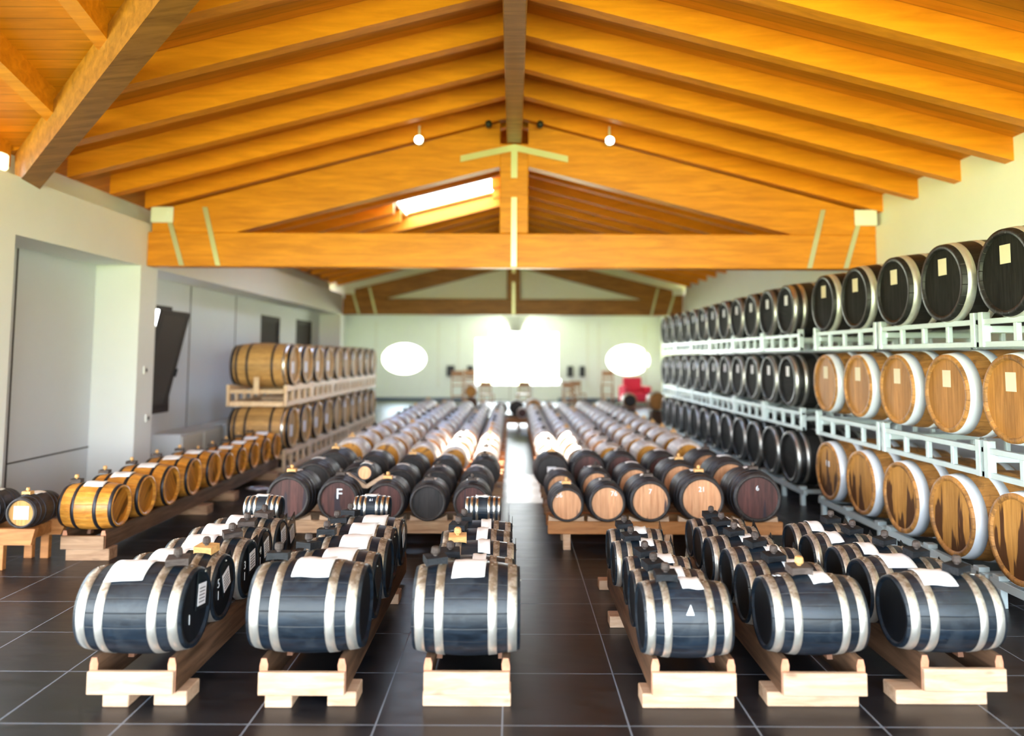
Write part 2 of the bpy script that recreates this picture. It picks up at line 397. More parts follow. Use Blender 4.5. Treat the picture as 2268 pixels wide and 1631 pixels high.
# roof window pane
mb = MB(); x0, x1 = SKX0, SKX1
z0 = zr(x0)+TH+.10; z1 = zr(x1)+TH+.10
mb.add([(x0, SKY0, z0), (x1, SKY0, z1), (x1, SKY1, z1), (x0, SKY1, z0)], [(0, 1, 2, 3)])
sk = struct('window_1', mb, 'clear_pane')
mb = MB()
for ya, yb in ((SKY0-.01, SKY0), (SKY1, SKY1+.01)):
    mb.add([(x0, ya, zr(x0)+TH-.02), (x1, ya, zr(x1)+TH-.02), (x1, ya, z1), (x0, ya, z0), (x0, yb, zr(x0)+TH-.02), (x1, yb, zr(x1)+TH-.02), (x1, yb, z1), (x0, yb, z0)],
           [(0, 1, 2, 3), (7, 6, 5, 4), (0, 4, 5, 1), (1, 5, 6, 2), (2, 6, 7, 3), (3, 7, 4, 0)])
fr_ = link('window_frame', mb.mesh('window_frame', 'rafter'), sk)

# walls
def wall_with_holes(name, holes, mat, y0, y1, x, z0, z1, th=.15, side=1):
    """wall in a YZ plane at x, rectangular holes (ya,yb,za,zb)"""
    mb = MB(); xa, xb = (x-th, x) if side > 0 else (x, x+th)
    ys = sorted({y0, y1, *[h[0] for h in holes], *[h[1] for h in holes]})
    for a, b in zip(ys, ys[1:]):
        hh = sorted([(h[2], h[3]) for h in holes if h[0] <= a and h[1] >= b]); z = z0
        for (p_, q_) in hh:
            if p_ > z: mb.box(xa, xb, a, b, z, p_)
            z = q_
        if z < z1: mb.box(xa, xb, a, b, z, z1)
    return struct(name, mb, mat)
WX = -5.15
wins_left = [(10.55, 11.55, .9, 2.46), (15.65, 16.9, 1.6, 2.57), (18.2, 19.55, 1.6, 2.6)]
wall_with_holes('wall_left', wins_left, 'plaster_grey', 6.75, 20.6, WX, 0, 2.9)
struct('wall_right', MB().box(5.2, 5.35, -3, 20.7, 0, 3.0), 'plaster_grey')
# upper walls behind / above the box beams
struct('wall_left_upper', MB().box(-5.1, -4.95, 7.2, 20.6, 3.3, 3.98), 'plaster')
struct('wall_right_upper', MB().box(4.62, 4.8, -3, 20.6, 3.3, 3.9), 'plaster')
# box beams
mb = MB().box(-5.15, XL, -3, 9.5, ZB, ZT).box(-5.15, XL, 9.5, 20.6, ZB, ZT)
struct('trim_1', mb, 'plaster')
struct('trim_2', MB().box(XR, 5.2, -3, 20.6, ZB, ZT), 'plaster')
# columns on the left
for k, (a, b) in enumerate(((6.5, 7.02), (9.42, 9.86), (20.4, 20.8))):
    struct('trim_%d' % (3+k), MB().box(WX, XL, a, b, 0, ZB), 'plaster')
# panel joints of the left wall
mb = MB()
for y in (7.9,): mb.box(WX, WX+.006, y, y+.02, 0, 2.84)
mb.box(WX, WX+.006, 7.9, 9.42, .62, .635)
for y in (12.2, 14.2): mb.box(WX, WX+.006, y, y+.02, 0, 2.84)
struct('trim_6', mb, 'window_frame')
# two switch sockets on the column
for k, (z, y) in enumerate(((1.55, 9.62), (.95, 9.72))):
    o = link('wall_socket', MB().bbox(XL, XL+.02, y-.04, y+.04, z-.05, z+.05).bbox(XL+.02, XL+.03, y-.015, y+.015, z-.02, z+.02, mi=1).mesh('wall_socket', 'white_paint', 'black_plastic'))
    tag(o, ['upper', 'lower'][k]+' small white socket on the near left column', 'socket')
# back room
mb = MB()
BY = 30.7
def back_wall():
    n = 48
    def oval(cx, cz, rx, rz, x0, x1, z0, z1):
        cs = [math.atan2(zz_-cz, xx_-cx) % (2*pi) for xx_ in (x0, x1) for zz_ in (z0, z1)]
        angs = sorted([2*pi*i/48+.011 for i in range(48)]+cs); n = len(angs)
        ring = [(cx+rx*cos(a), cz+rz*sin(a)) for a in angs]
        outer = []
        for i in range(n):
            a = angs[i]; dx, dz = cos(a), sin(a)
            t = min(((x1-cx)/dx if dx > 1e-6 else ((x0-cx)/dx if dx < -1e-6 else 1e9)), ((z1-cz)/dz if dz > 1e-6 else ((z0-cz)/dz if dz < -1e-6 else 1e9)))
            outer.append((cx+dx*t, cz+dz*t))
        for q in (0, .18):
            mb.add([(x, BY+q, z) for x, z in ring+outer], [(i, (i+1) % n, (i+1) % n+n, i+n) for i in range(n)])
        mb.add([(x, BY, z) for x, z in ring]+[(x, BY+.18, z) for x, z in ring], [(i, (i+1) % n, (i+1) % n+n, i+n) for i in range(n)])
    oval(-4.36, 1.63, .87, .60, -5.4, -3.3, .8, 2.5)
    oval(4.58, 1.62, .86, .60, 3.5, 5.7, .8, 2.5)
    for x0, x1, z0, z1 in ((-7.2, 6.4, 2.7, 3.5), (-7.2, -5.4, 0, 2.7), (-5.4, -3.3, 0, .8), (-5.4, -3.3, 2.5, 2.7), (-3.3, -1.5, 0, 2.7),
                           (1.78, 3.5, 0, 2.7), (3.5, 5.7, 0, .8), (3.5, 5.7, 2.5, 2.7), (5.7, 6.4, 0, 2.7), (-1.5, 1.78, 0, .62), (-1.5, -.95, 2.45, 2.7), (1.5, 1.6, 0.62, 2.7)):
        mb.box(x0, x1, BY, BY+.18, z0, z1)
back_wall(); struct('wall_back', mb, 'plaster')
wall_with_holes('wall_back_left', [(21.3, 23.3, .8, 2.2)], 'plaster', 20.8, 30.7, -6.75, 0, 3.5, .2)  # hole cut into a plain wall to hold the added fill light
mb = MB()
for y in (21.3, 22.27, 23.24): mb.box(-6.88, -6.82, y, y+.06, .8, 2.2)
struct('window_7', mb, 'window_frame')  # bars for the invented opening around the added fill light
struct('wall_back_right', MB().box(5.85, 6.05, 20.8, 30.7, 0, 3.5), 'plaster')
struct('ceiling_back', MB().box(-7, 6.1, 20.86, 30.9, 3.42, 3.5), 'plaster')
struct('sun_blocker_slab', MB().box(-9, 8, 30.9, 34.2, 3.52, 3.66), 'white_paint')  # unseen slab added outside to keep the sun out of the end window
# gable infill above the second truss
mb = MB().prism([(-5.2, 3.2), (5.2, 3.2), (5.2, zr(5.2)+TH+.05), (0, zr(0)+TH+.05), (-5.2, zr(5.2)+TH+.05)], 20.84, 20.98)
struct('wall_gable', mb, 'plaster')
struct('wall_room_return', MB().box(-6.9, WX, 20.6, 20.8, 0, 3.5).box(5.2, 6.0, 20.6, 20.8, 0, 3.5), 'plaster')
struct('baseboard_back', MB().box(-6.75, -1.5, BY-.02, BY, 0, .1).box(1.78, 5.85, BY-.02, BY, 0, .1), 'skirting')
mb = MB()
for x in (-5.55, -3.05, -2.25, 2.9, 3.35, 5.2): mb.box(x, x+.12, BY-.03, BY, .5, 3.1)
struct('trim_7', mb, 'white_paint')
# window of the end wall: glazing bars
mb = MB()
for x in (-.98, .35): mb.box(x, x+.05, BY+.06, BY+.12, .62, 2.45)
mb.box(-1.5, 1.5, BY+.06, BY+.12, 1.2, 1.24)
o = struct('window_2', mb, 'white_paint')
# windows of the left aisle wall
def frame(x0, x1, y0, y1, z0, z1, t):
    return MB().box(x0, x1, y0, y1, z0, z0+t).box(x0, x1, y0, y1, z1-t, z1).box(x0, x1, y0, y0+t, z0+t, z1-t).box(x0, x1, y1-t, y1, z0+t, z1-t)
g = G('tinted_glass', .8, 0, .05); g.col((.10, .09, .085)); M['tinted_glass'] = g.m
for k, (a, b, c_, d) in enumerate(wins_left):
    w_ = struct('window_%d' % (3+k), frame(WX-.12, WX+.01, a, b, c_, d, .05), 'window_frame')
    t = .22 if k == 0 else 0
    sash = link('sash', frame(0, .05, a+.05, b-.05, 0, d-c_-.1, .07).mesh('sash', 'window_frame'), w_, (WX-.06, 0, c_+.05), (0, t, 0))
    link('pane', MB().box(.02, .03, a+.11, b-.11, .06, d-c_-.16).mesh('pane', 'tinted_glass'), sash)
    link('handle', MB().bbox(.05, .09, b-.1, b-.075, .5, .62).mesh('handle', 'black_plastic'), sash)
# front glazing behind the camera: posts and rails only
mb = MB()
for x in (-4.5, -2.25, 0, 2.25, 4.4): mb.box(x-.04, x+.04, -3.08, -3.0, 0, 4.4)
mb.box(-4.55, 4.55, -3.08, -3.0, 2.2, 2.28)
struct('window_6', mb, 'white_paint')

# ---------------------------------------------------------------- roof timbers
def rafter(side, y0, y1=None, x_out=4.62, n=1, cnt=1, tot=1):
    w_ = .13; x_in = .10
    if side < 0: pts = [(-x_out, zr(x_out)), (-x_in, zr(x_in)), (-x_in, zr(x_in)+TH), (-x_out, zr(x_out)+TH)]
    else: pts = [(x_in, zr(x_in)), (x_out, zr(x_out)), (x_out, zr(x_out)+TH), (x_in, zr(x_in)+TH)]
    o = link('rafter', MB().prism(pts, y0, y0+w_).mesh('rafter', 'rafter'))
    return o
ys_front = [6.97+.84*k for k in range(-11, 4)]
ys_rear = [9.85+.84*k for k in range(13)]
for side, nm in ((1, 'right'), (-1, 'left')):
    i = 0
    for y in ys_front:
        if y < 3.4: continue
        if side < 0 and y < 7.3:
            # jack rafters: main-slope pieces running from the valley to the ridge
            xv = -(y-2.6)
            pts = [(xv+.12, zr(xv+.12)), (-.10, zr(.1)), (-.10, zr(.1)+TH), (xv+.12, zr(xv+.12)+TH)]
            o = link('rafter', MB().prism(pts, y, y+.13).mesh('rafter', 'rafter'))
        else: o = rafter(side, y)
        i += 1
        tag(o, 'orange roof rafter on the %s slope before the near truss, %s' % (nm, nth(i, 8)), 'rafter', 'rafters of the front bay')
    for j, y in enumerate(ys_rear):
        if side < 0 and 12.9 < y < 14.5:      # rafters trimmed around the roof window
            xa_, xb_ = SKX1, -.10
            o = link('rafter', MB().prism([(xa_, zr(xa_)), (xb_, zr(xb_)), (xb_, zr(xb_)+TH), (xa_, zr(xa_)+TH)], y, y+.13).mesh('rafter', 'rafter'))
            tag(o, 'short rafter stub between the roof window and the ridge, %s one' % ('nearer' if y < 13.5 else 'farther'), 'rafter', 'rafters of the rear bay')
            xa_, xb_ = -4.62, SKX0
            o = link('rafter', MB().prism([(xa_, zr(xa_)), (xb_, zr(xb_)), (xb_, zr(xb_)+TH), (xa_, zr(xa_)+TH)], y, y+.13).mesh('rafter', 'rafter'))
        else: o = rafter(side, y)
        tag(o, 'shaded roof rafter on the %s slope behind the near truss, %s' % (nm, nth(j+1, 13)), 'rafter', 'rafters of the rear bay')
# jack rafters of the cross roof
for k in range(6):
    x = -5.3-.95*k; yv = 7.35
    x2 = -4.35+.95*k
for k, x in enumerate((-6.9, -5.95, -5.0, -4.05, -3.1, -2.15)):
    ya = 7.3 if x < -4.75 else x*-1+2.6-.15
    zz = lambda y: zr(0)-SL*(y-2.6)
    o = link('rafter', MB().prism([(ya, zz(ya)), (2.7, zz(2.7)), (2.7, zz(2.7)+TH), (ya, zz(ya)+TH)], x, x+.13, 'YZ').mesh('rafter', 'glulam'))
    tag(o, 'brown jack rafter left of the diagonal valley beam, %s from the left' % ORD[k+1], 'rafter', 'jack rafters of the side wing')
# valley beam
p0 = Vector((-4.72, 7.32, 3.50)); p1 = Vector((-.1, 2.7, zr(0)-.06))
o = link('valley_beam', MB().bar(p0, p1, .20, .34).mesh('valley_beam', 'old_timber')); tag(o, 'thick brown diagonal beam rising from the left wall', 'roof beam')
# ridge beam
o = link('ridge_beam', MB().bbox(-.095, .095, -2.9, 20.8, 4.43, 4.98, .01).mesh('ridge_beam', 'old_timber')); tag(o, 'long brown ridge beam along the middle of the ceiling', 'roof beam')

def truss(Y, lab, drop=0, tim='glulam'):
    t = thing('roof_truss', lab, 'roof truss', (0, Y, ZB))
    def q(mb, nm, mat=None):
        mat = mat or tim; return link(nm, mb.mesh(nm, mat), t, (0, 0, -ZB))
    d = .2
    q(MB().bbox(XL, XR, 0, d, 2.852, 3.285, .012), 'tie_beam')
    for s_, nm in ((-1, 'l'), (1, 'r')):
        xo = 4.55
        pts = [(s_*3.5, 3.285), (s_*.18, 4.14), (s_*.18, 4.705-drop), (s_*xo, 3.54-drop*.4), (s_*xo, 3.285)]
        q(MB().prism(pts, .004, d-.004), 'principal_rafter')
        for (xa, za, xb, zb) in ((4.35, 3.50, 4.155, 2.86), (3.89, 3.60, 3.70, 2.86)):
            mb_ = MB().bar((s_*xa, -.012, za), (s_*xb, -.012, zb), .012, .05)
            mb_ = MB(); v = [(s_*(xa-.03), za), (s_*(xa+.03), za), (s_*(xb+.03), zb), (s_*(xb-.03), zb)]
            q(mb_.prism(v, -.014, -.002), 'steel_strap', 'strap')
        q(MB().bbox(s_*4.42-.14, s_*4.42+.14, -.03, .0, 3.40, 3.60, .01).bbox(s_*4.36-.02, s_*4.36+.02, -.04, -.03, 3.5, 3.54), 'bearing_plate', 'plaster')
    q(MB().bbox(-.18, .18, -.008, d+.008, 3.285, 4.43, .01), 'king_post')
    for s_ in (-1, 1):
        q(MB().prism([(0, 4.42), (s_*.68, 4.27), (s_*.68, 4.19), (0, 4.34)], -.022, -.010), 'apex_plate', 'strap')
    q(MB().prism([(-.04, 4.40), (.04, 4.40), (.04, 3.99), (-.04, 3.99)], -.024, -.008), 'apex_plate', 'strap')
    q(MB().prism([(-.035, 3.74), (.035, 3.74), (.035, 2.86), (-.035, 2.86)], -.024, -.006), 'hanger_plate', 'strap')
    return t
truss(9.55, 'orange timber roof truss nearer the camera')
truss(20.6, 'dark brown timber roof truss farther back', .17, 'old_timber')

# ceiling spot lamps and sensors
for s_, nm in ((-1, 'left'), (1, 'right')):
    t = thing('ceiling_spotlight', 'small white round spotlight %s of the ridge by the near truss' % nm, 'lamp', (s_*1.19, 9.42, 4.50))
    link('bracket', MB().tube((0, 0, -.02), (0, 0, .12), .012).mesh('bracket', 'white_paint'), t)
    link('housing', MB().lathe([(-.04, .0), (-.04, .06), (.08, .045), (.08, 0)], 20, 'Y').mesh('housing', 'white_paint'), t, (0, 0, -.07))
    link('lens', MB().lathe([(-.046, .0), (-.046, .052), (-.042, .052)], 20, 'Y').mesh('lens', 'lamp_glow'), t, (0, 0, -.07))
    o = link('ceiling_sensor', MB().lathe([(-.05, .0), (-.05, .04), (.04, .04), (.04, 0)], 16, 'Y').mesh('ceiling_sensor', 'black_plastic'), None, (s_*.32, 9.35, 4.62))
    tag(o, 'tiny dark green sensor close %s of the ridge beam' % nm, 'sensor')
o = link('wall_lamp', MB().bbox(-.12, .12, -.06, .06, 0, .16, .02).bbox(-.03, .03, -.04, .04, -.05, 0, mi=0).mesh('wall_lamp', 'dim_glow'), None, (-4.82, 6.98, ZT+.05))
tag(o, 'pale box lamp on top of the left beam beside the diagonal beam', 'lamp')

# ================================================================== barrels
TPL = {}
def barrel_template(key, L, Rm, Re, hoops, body, head, recess=.03, rim='rim', n=44, rivets=False):
    """parts: body with staves and chimes, heads, each hoop; axis along X, centred"""
    if key in TPL: return TPL[key]
    R = lambda t: Re+(Rm-Re)*(1-(2*t/L)**2)
    k = 14; th = .022*Rm/.22
    prof = [(-L/2+L*i/k, R(-L/2+L*i/k)) for i in range(k+1)]
    prof += [(L/2, Re-th), (L/2-recess, Re-th*1.1)]
    inner = [(-L/2+recess, Re-th*1.1), (-L/2, Re-th)]
    mb = MB().lathe([(-L/2+recess-.004, 0.001)]+inner+prof+[(L/2-recess+.004, .001)], n)
    parts = [('body', mb.mesh('body', body))]
    for s_ in (-1, 1):
        x = s_*(L/2-recess)
        mb = MB().lathe([(x-.004*s_, .0005), (x-.004*s_, Re-th*1.12), (x+.004*s_, Re-th*1.12), (x+.004*s_, .0005)], n, smooth=False)
        parts.append(('head', mb.mesh('head', head)))
    for (p_, w_, hm) in hoops:
        t0, t1 = p_-w_/2, p_+w_/2; e = .0025
        mb = MB().lathe([(t0, R(t0)-.003), (t0, R(t0)+e), ((t0+t1)/2, R(p_)+e), (t1, R(t1)+e), (t1, R(t1)-.003)], n, closed=True)
        if rivets:
            for a in (.06, .19):
                rr = R(p_)+e; y_, z_ = rr*sin(a-.2), rr*cos(a-.2)
                mb.lathe([(0, .0065), (.003, .005), (.0045, .0)], 8, 'Z', 1, c=(p_+.008*(1 if a > .1 else -1), y_, z_))
            # overlapping lap of the hoop
            mb.lathe([(t0+.002, R(p_)+e+.0005)], 3, 'X') if False else None
        parts.append(('hoop', mb.mesh('hoop', hm, 'bolt')))
    TPL[key] = (parts, L, Rm, Re); return TPL[key]
def barrel(tpl, name, label, cat, loc, rz=0, group=None, roll=0.0):
    parts, L, Rm, Re = tpl
    t = thing(name, label, cat, loc, rz, group)
    for nm, me in parts:
        o = link(nm, me, t, (0, 0, Rm), (roll, 0, 0))
    return t
def cloth_mesh(w_, arc, R, seed, lift=.006):
    rnd = random.Random(seed); nx, ny = 8, 8; vs = []; half = arc/R/2
    ph = rnd.uniform(0, 6)
    sk = rnd.uniform(-.10, .10); ra_ = rnd.uniform(-.10, .10)
    for lay in (0, 1):
        for i in range(nx+1):
            for j in range(ny+1):
                u_ = i/nx-.5; v_ = j/ny-.5; a = v_*2*half + sk*u_
                b_ = .0022*sin(8*u_+ph)*cos(6*v_+ph)
                r = R+lift+b_*1.3+(.0016 if lay else 0)
                vs.append((u_*w_+ra_*v_*w_, r*sin(a), r*cos(a)))
    N = (nx+1)*(ny+1); fs = []
    q = lambda i, j: i*(ny+1)+j
    for i in range(nx):
        for j in range(ny):
            fs.append((q(i, j), q(i, j+1), q(i+1, j+1), q(i+1, j))); fs.append((q(i, j)+N, q(i+1, j)+N, q(i+1, j+1)+N, q(i, j+1)+N))
    edge = [q(i, 0) for i in range(nx+1)]+[q(nx, j) for j in range(1, ny+1)]+[q(i, ny) for i in range(nx-1, -1, -1)]+[q(0, j) for j in range(ny-1, 0, -1)]
    for a, b in zip(edge, edge[1:]+edge[:1]): fs.append((a, b, b+N, a+N))
    return MB().add(vs, fs, 0, True).mesh('cloth', 'cloth')
def cloth(tb, dx, w_, arc, label, group, seed, roll=0.0, name='cloth_patch'):
    """white cloth lying on top of the barrel thing tb, dx along its axis"""
    t, tpl = tb; R = tpl[2]; L = tpl[1]; Re = tpl[3]
    rr = Re+(R-Re)*(1-(2*dx/L)**2)
    o = link(name, cloth_mesh(w_, arc, max(rr, R-.006), seed)); rz = t.rotation_euler[2]
    o.location = Vector(t.location)+Matrix.Rotation(rz, 3, 'Z') @ Vector((dx, 0, R)); o.rotation_euler = (roll, 0, rz)
    o.rotation_euler = (Matrix.Rotation(rz, 3, 'Z') @ Matrix.Rotation(roll, 3, 'X')).to_euler()
    return tag(o, label, 'cloth', group)
def bung_parts(mblock, mknob, s_=1.0):
    k = ('bung', mblock, mknob, s_)
    if k not in TPL:
        arc = [(-.05*s_, .0), (-.05*s_, .036*s_), (.05*s_, .036*s_), (.05*s_, 0)]+[(.05*s_*cos(pi*i/6), .008*s_*sin(pi*i/6)) for i in range(1, 6)]
        blk = MB().prism(arc, -.04*s_, .04*s_, 'XZ').mesh('block', mblock)
        kb = MB().lathe([(.036*s_, .010*s_), (.042*s_, .010*s_), (.045*s_, .017*s_), (.052*s_, .021*s_), (.072*s_, .019*s_), (.078*s_, .013*s_), (.078*s_, .0005)], 10, 'Z', smooth=False).mesh('knob', mknob)
        TPL[k] = (blk, kb)
    return TPL[k]
def bung(tb, dx, dy, label, mblock='bung_black', mknob='bung_grey', rz=0.0, group=None, s_=1.0, lift=.004):
    t, tpl = tb; R = tpl[2]; L = tpl[1]; Re = tpl[3]
    rr = Re+(R-Re)*(1-(2*dx/L)**2)
    a = math.asin(max(-.9, min(.9, dy/rr)))
    b0 = t.rotation_euler[2]
    loc = Vector(t.location)+Matrix.Rotation(b0, 3, 'Z') @ Vector((dx, dy, R+rr*cos(a)+lift))
    o = thing('barrel_bung', label, 'bung', loc, 0, group)
    o.rotation_euler = (Matrix.Rotation(b0, 3, 'Z') @ Matrix.Rotation(-a, 3, 'X') @ Matrix.Rotation(rz, 3, 'Z')).to_euler()
    blk, kb = bung_parts(mblock, mknob, s_)
    link('block', blk, o); link('knob', kb, o)
    return o

# ---------------------------------------------------------------- the six front batteries
def front_tpl(L, Rm):
    Rm = round(Rm, 3); L = round(L, 3); key = ('front', L, Rm); k = L/.55
    return barrel_template(key, L, Rm, Rm*.875, [(-.235*k, .047*k, 'silver_hoop'), (-.135*k, .044*k, 'silver_hoop'), (.135*k, .044*k, 'silver_hoop'), (.235*k, .047*k, 'silver_hoop')],
                           'black_stave', 'black_head', .018*k, n=56, rivets=True)
TOP = .238      # top of the cradle rails
def cradle(X, wd_, y0, y1, blocks, label, chocks=(), railmat='weathered', boardmat='pine', zb=.07, zt=TOP, name='barrel_cradle', group='long timber cradles'):
    t = thing(name, label, 'barrel cradle', (X, y0, 0), 0, group)
    hw = wd_/2
    for s_ in (-1, 1):
        a, b = (s_*hw, s_*(hw-.03))
        pts = [(a, zb), (a, zt-.035), (a-s_*.008, zt), (b-s_*.004, zt), (b-s_*.012, zt-.03), (b, zb)]
        rr = MB().prism(pts, 0, y1-y0)
        me = rr.mesh('rail', railmat, 'pine_end')
        for p_ in me.polygons:
            if abs(p_.normal.y) > .9: p_.material_index = 1
        link('rail', me, t)
    for yy_ in (-.028, y1-y0):
        link('end_board', MB().bbox(-hw+.002, hw-.002, yy_, yy_+.028, zb, zb+.11, .003).mesh('end_board', boardmat), t)
    for (xa, xb, ya, yb) in blocks:
        link('block', MB().bbox(xa-X, xb-X, ya-y0, yb-y0, 0, zb, .004).mesh('block', boardmat), t)
    for yy_ in chocks:
        for s_ in (-1, 1):
            x = s_*(hw-.05)
            link('chock', MB().prism([(yy_-y0-.03, zb+.05), (yy_-y0+.03, zb+.05), (yy_-y0+.012, zt+.015), (yy_-y0-.012, zt+.015)], x-.015, x+.015, 'YZ').mesh('chock', 'pine_end'), t)
    return t
def sleeve_card(t, L, R, Re, tilt, seed, big=True):
    """plastic sleeve with a paper card fixed on the right-hand head, part of the barrel"""
    x = L/2-.004; rnd = random.Random(seed)
    s_ = link('label_sleeve', MB().add([(x, -.085, .0), (x, .085, .0), (x, .085, .20), (x, -.085, .20), (x+.003, -.085, .0), (x+.003, .085, .0), (x+.003, .085, .20), (x+.003, -.085, .20)],
              [(0, 1, 2, 3), (7, 6, 5, 4), (0, 4, 5, 1), (1, 5, 6, 2), (2, 6, 7, 3), (3, 7, 4, 0)]).mesh('label_sleeve', 'sleeve'), t, (0, .075, R-.03), (tilt, 0, 0))
    if big:
        pm = MB().box(x+.0035, x+.005, -.07, .03, .02, .13)
        for q in range(5): pm.box(x+.005, x+.0055, -.058, .015, .035+.017*q, .040+.017*q, 1)
        link('label_card', pm.mesh('label_card', 'paper', 'print'), s_)
    tk = link('pin', MB().lathe([(x+.004, .0), (x+.004, .006), (x+.009, .004), (x+.010, .0)], 10, 'X', c=(0, 0, .185)).mesh('pin', 'bolt'), s_)

rows = [
 # name, X, L1, radii, Ys, cloth dx, bung dx, width
 ('leftmost', -1.895, .53, (.222, .20, .195, .188, .18, .125), (4.08, 4.50, 4.90, 5.28, 5.64, 5.98), -.05, .17, .43),
 ('second from left', -1.035, .56, (.228, .20, .195, .19, .18, .125), (4.10, 4.54, 4.92, 5.30, 5.66, 6.00), .02, -.19, .43),
 ('third from left', -.228, .535, (.228, .19, .185, .18, .17, .125), (4.08, 4.50, 4.90, 5.28, 5.64, 5.98), .01, -.17, .43),
 ('third from right', .875, .44, (.19, .168, .155, .155, .150), (4.06, 4.44, 4.82, 5.22, 5.62), .03, -.09, .42),
 ('second from right', 1.535, .485, (.20, .18, .175, .165, .16, .15), (4.10, 4.50, 4.88, 5.26, 5.62, 5.96), .04, -.05, .42),
 ('rightmost', 2.235, .50, (.20, .19, .175, .165, .16), (4.14, 4.54, 4.94, 5.34, 5.72), -.045, .09, .42),
]
blks = [
 [(-2.03, -1.90, 3.95, 4.13), (-1.785, -1.62, 3.97, 4.13), (-2.03, -1.62, 5.9, 6.02)],
 [(-1.225, -1.09, 3.95, 4.10), (-.92, -.775, 3.97, 4.13), (-.97, -.80, 5.55, 5.7)],
 [(-.445, -.005, 3.975, 4.11), (-.445, -.01, 5.8, 5.93)],
 [(.65, 1.108, 3.965, 4.10), (.63, 1.09, 5.1, 5.22), (.65, 1.1, 5.9, 6.0)],
 [(1.28, 1.74, 3.99, 4.13), (1.3, 1.74, 5.8, 5.95)],
 [(1.94, 2.40, 4.02, 4.16), (2.0, 2.42, 5.7, 5.85)],
]
FB = 'black barrels of the front batteries'
small_tpl = barrel_template('small6', .27, .095, .083, [(s_*p_, .018, 'bright_hoop') for s_ in (-1, 1) for p_ in (.045, .085, .122)], 'black_stave', 'black_head', .016, n=36)
for ri, (rn, X, L1, radii, Ys, cdx, bdx, wd_) in enumerate(rows):
    n = len(radii); y0 = (3.95, 3.95, 3.965, 3.965, 3.97, 4.03)[ri]
    ch = [(Ys[i]+Ys[i+1])/2+.01 for i in range(n-1)]
    cx = (-1.885, -1.04, -.225, .905, 1.555, 2.285)[ri]
    cradle(cx, wd_, y0, Ys[-1]+radii[-1]*.9, blks[ri], 'timber cradle under the %s front row of black barrels' % rn, ch)
    for i in range(n):
        Rm = radii[i]; k = (Rm/radii[0])**.55; L = L1*k
        tp = front_tpl(L, Rm)
        # rails touch the barrel where its radius is smaller
        half = wd_/2-.015; rc = tp[3]+(Rm-tp[3])*(1-(2*half/L)**2) if half < L/2 else tp[3]
        zbase = TOP+rc-Rm+.001
        lab = 'black barrel with four silver hoops, %s in the %s front row' % (nth(i+1, n), rn)
        t = barrel(tp, 'barrel', lab, 'barrel', (X+(.0 if i == 0 else .012*(i % 3-1)), Ys[i], zbase), 0, FB)
        tb = (t, tp)
        seed = ri*10+i
        # cloth
        cw, ca = ((.19, .20), (.18, .18), (.165, .17), (.105, .12), (.10, .12), (.17, .18))[ri]
        if ri == 1: cw, ca = .19, .19
        if i > 0 and ri == 2: cw = .085
        if i > 1 and ri == 5: cw = .10
        dxx = cdx + (0 if i == 0 else (.03 if ri in (1, 2) else .01*((i*7) % 3-1)))
        cloth(tb, dxx, cw*k, ca, 'white cloth on top of the %s barrel of the %s front row' % (nth(i+1, n), rn), 'white cloths on the front barrels', seed, roll=(.27 if ri < 3 else .2))
        mb_, mk_ = 'bung_black', 'bung_grey'
        if (ri, i) == (2, 2): mb_, mk_ = 'bung_tan', 'bung_tan'
        if (ri, i) == (4, 0): mb_, mk_ = 'bung_grey', 'bung_tan'
        if (ri, i) == (0, 1): mb_, mk_ = 'bung_tan', 'bung_grey'
        if ri == 0: mb_ = 'bung_grey' if i != 1 else mb_
        cdesc = {'bung_tan': 'tan', 'bung_grey': 'grey-brown', 'bung_black': 'black'}[mb_]
        rzz = ((.25, -.2, .5, .1, -.3, .2), (.1, -.5, .05, .4, -.3, .2), (.35, .1, .05, -.2, .1, .2), (0, .3, .4, .2, .1, .1), (.1, .2, .4, .3, .2, .1), (.5, .2, .4, .3, .2))[ri][i]
        bx = bdx + (0 if i == 0 else (.03 if ri in (1, 2) else 0))*1.0
        if ri == 0: bx = .17-.01*i
        o = bung(tb, bx*k, -.02 if ri != 1 else .015, '%s wooden bung block on the %s barrel of the %s front row' % (cdesc, nth(i+1, n), rn), mb_, mk_, rzz, 'wooden bung blocks on the front barrels', 1.1)
        o.location.z += .006
        # label sleeves
        if not (ri == 1 and i in (0, 2)):
            sleeve_card(t, L, Rm, tp[3], (-.12, .35, .1, .25, .2, .35)[i % 6] if ri == 0 else .45+.2*(i % 2), seed, ri == 0 or i % 2 == 0)
        if ri == 0 and i < 4:
            me = text_mesh(('1', '5\n1', '3\n1', '4\n1')[i], .07, 'chalk')
            o = link('chalk_number', me, t, (L/2-.018*(L/.55)+.0065, -.06, Rm-.05 if i == 0 else Rm+.0), (pi/2, 0, pi/2))
        if ri == 4 and i == 0:
            o = link('chalk_number', text_mesh('15', .05, 'chalk'), t, (-.17, 0, Rm*2-.004), (-.15, 0, .1)); o.location.y = -.03
        if ri == 5 and i == 0:
            o = link('chalk_number', text_mesh('9', .05, 'chalk'), t, (.17, -.03, Rm*2-.006), (-.15, 0, -.2))
        if ri == 3 and i == 0:
            a = radians(58)
            rr = Rm+.001
            mbx = MB()
            mbx.add([(.0+dx_, -rr*sin(a+da), rr*cos(a+da)) for dx_, da in ((-.02, .2), (.02, .2), (.008, -.06))]+[(.0+dx_, -(rr+.0015)*sin(a+da), (rr+.0015)*cos(a+da)) for dx_, da in ((-.02, .2), (.02, .2), (.008, -.06))],
                    [(0, 1, 2), (5, 4, 3), (0, 3, 4, 1), (1, 4, 5, 2), (2, 5, 3, 0)])
            link('white_mark', mbx.mesh('white_mark', 'chalk'), t, (0, 0, Rm))
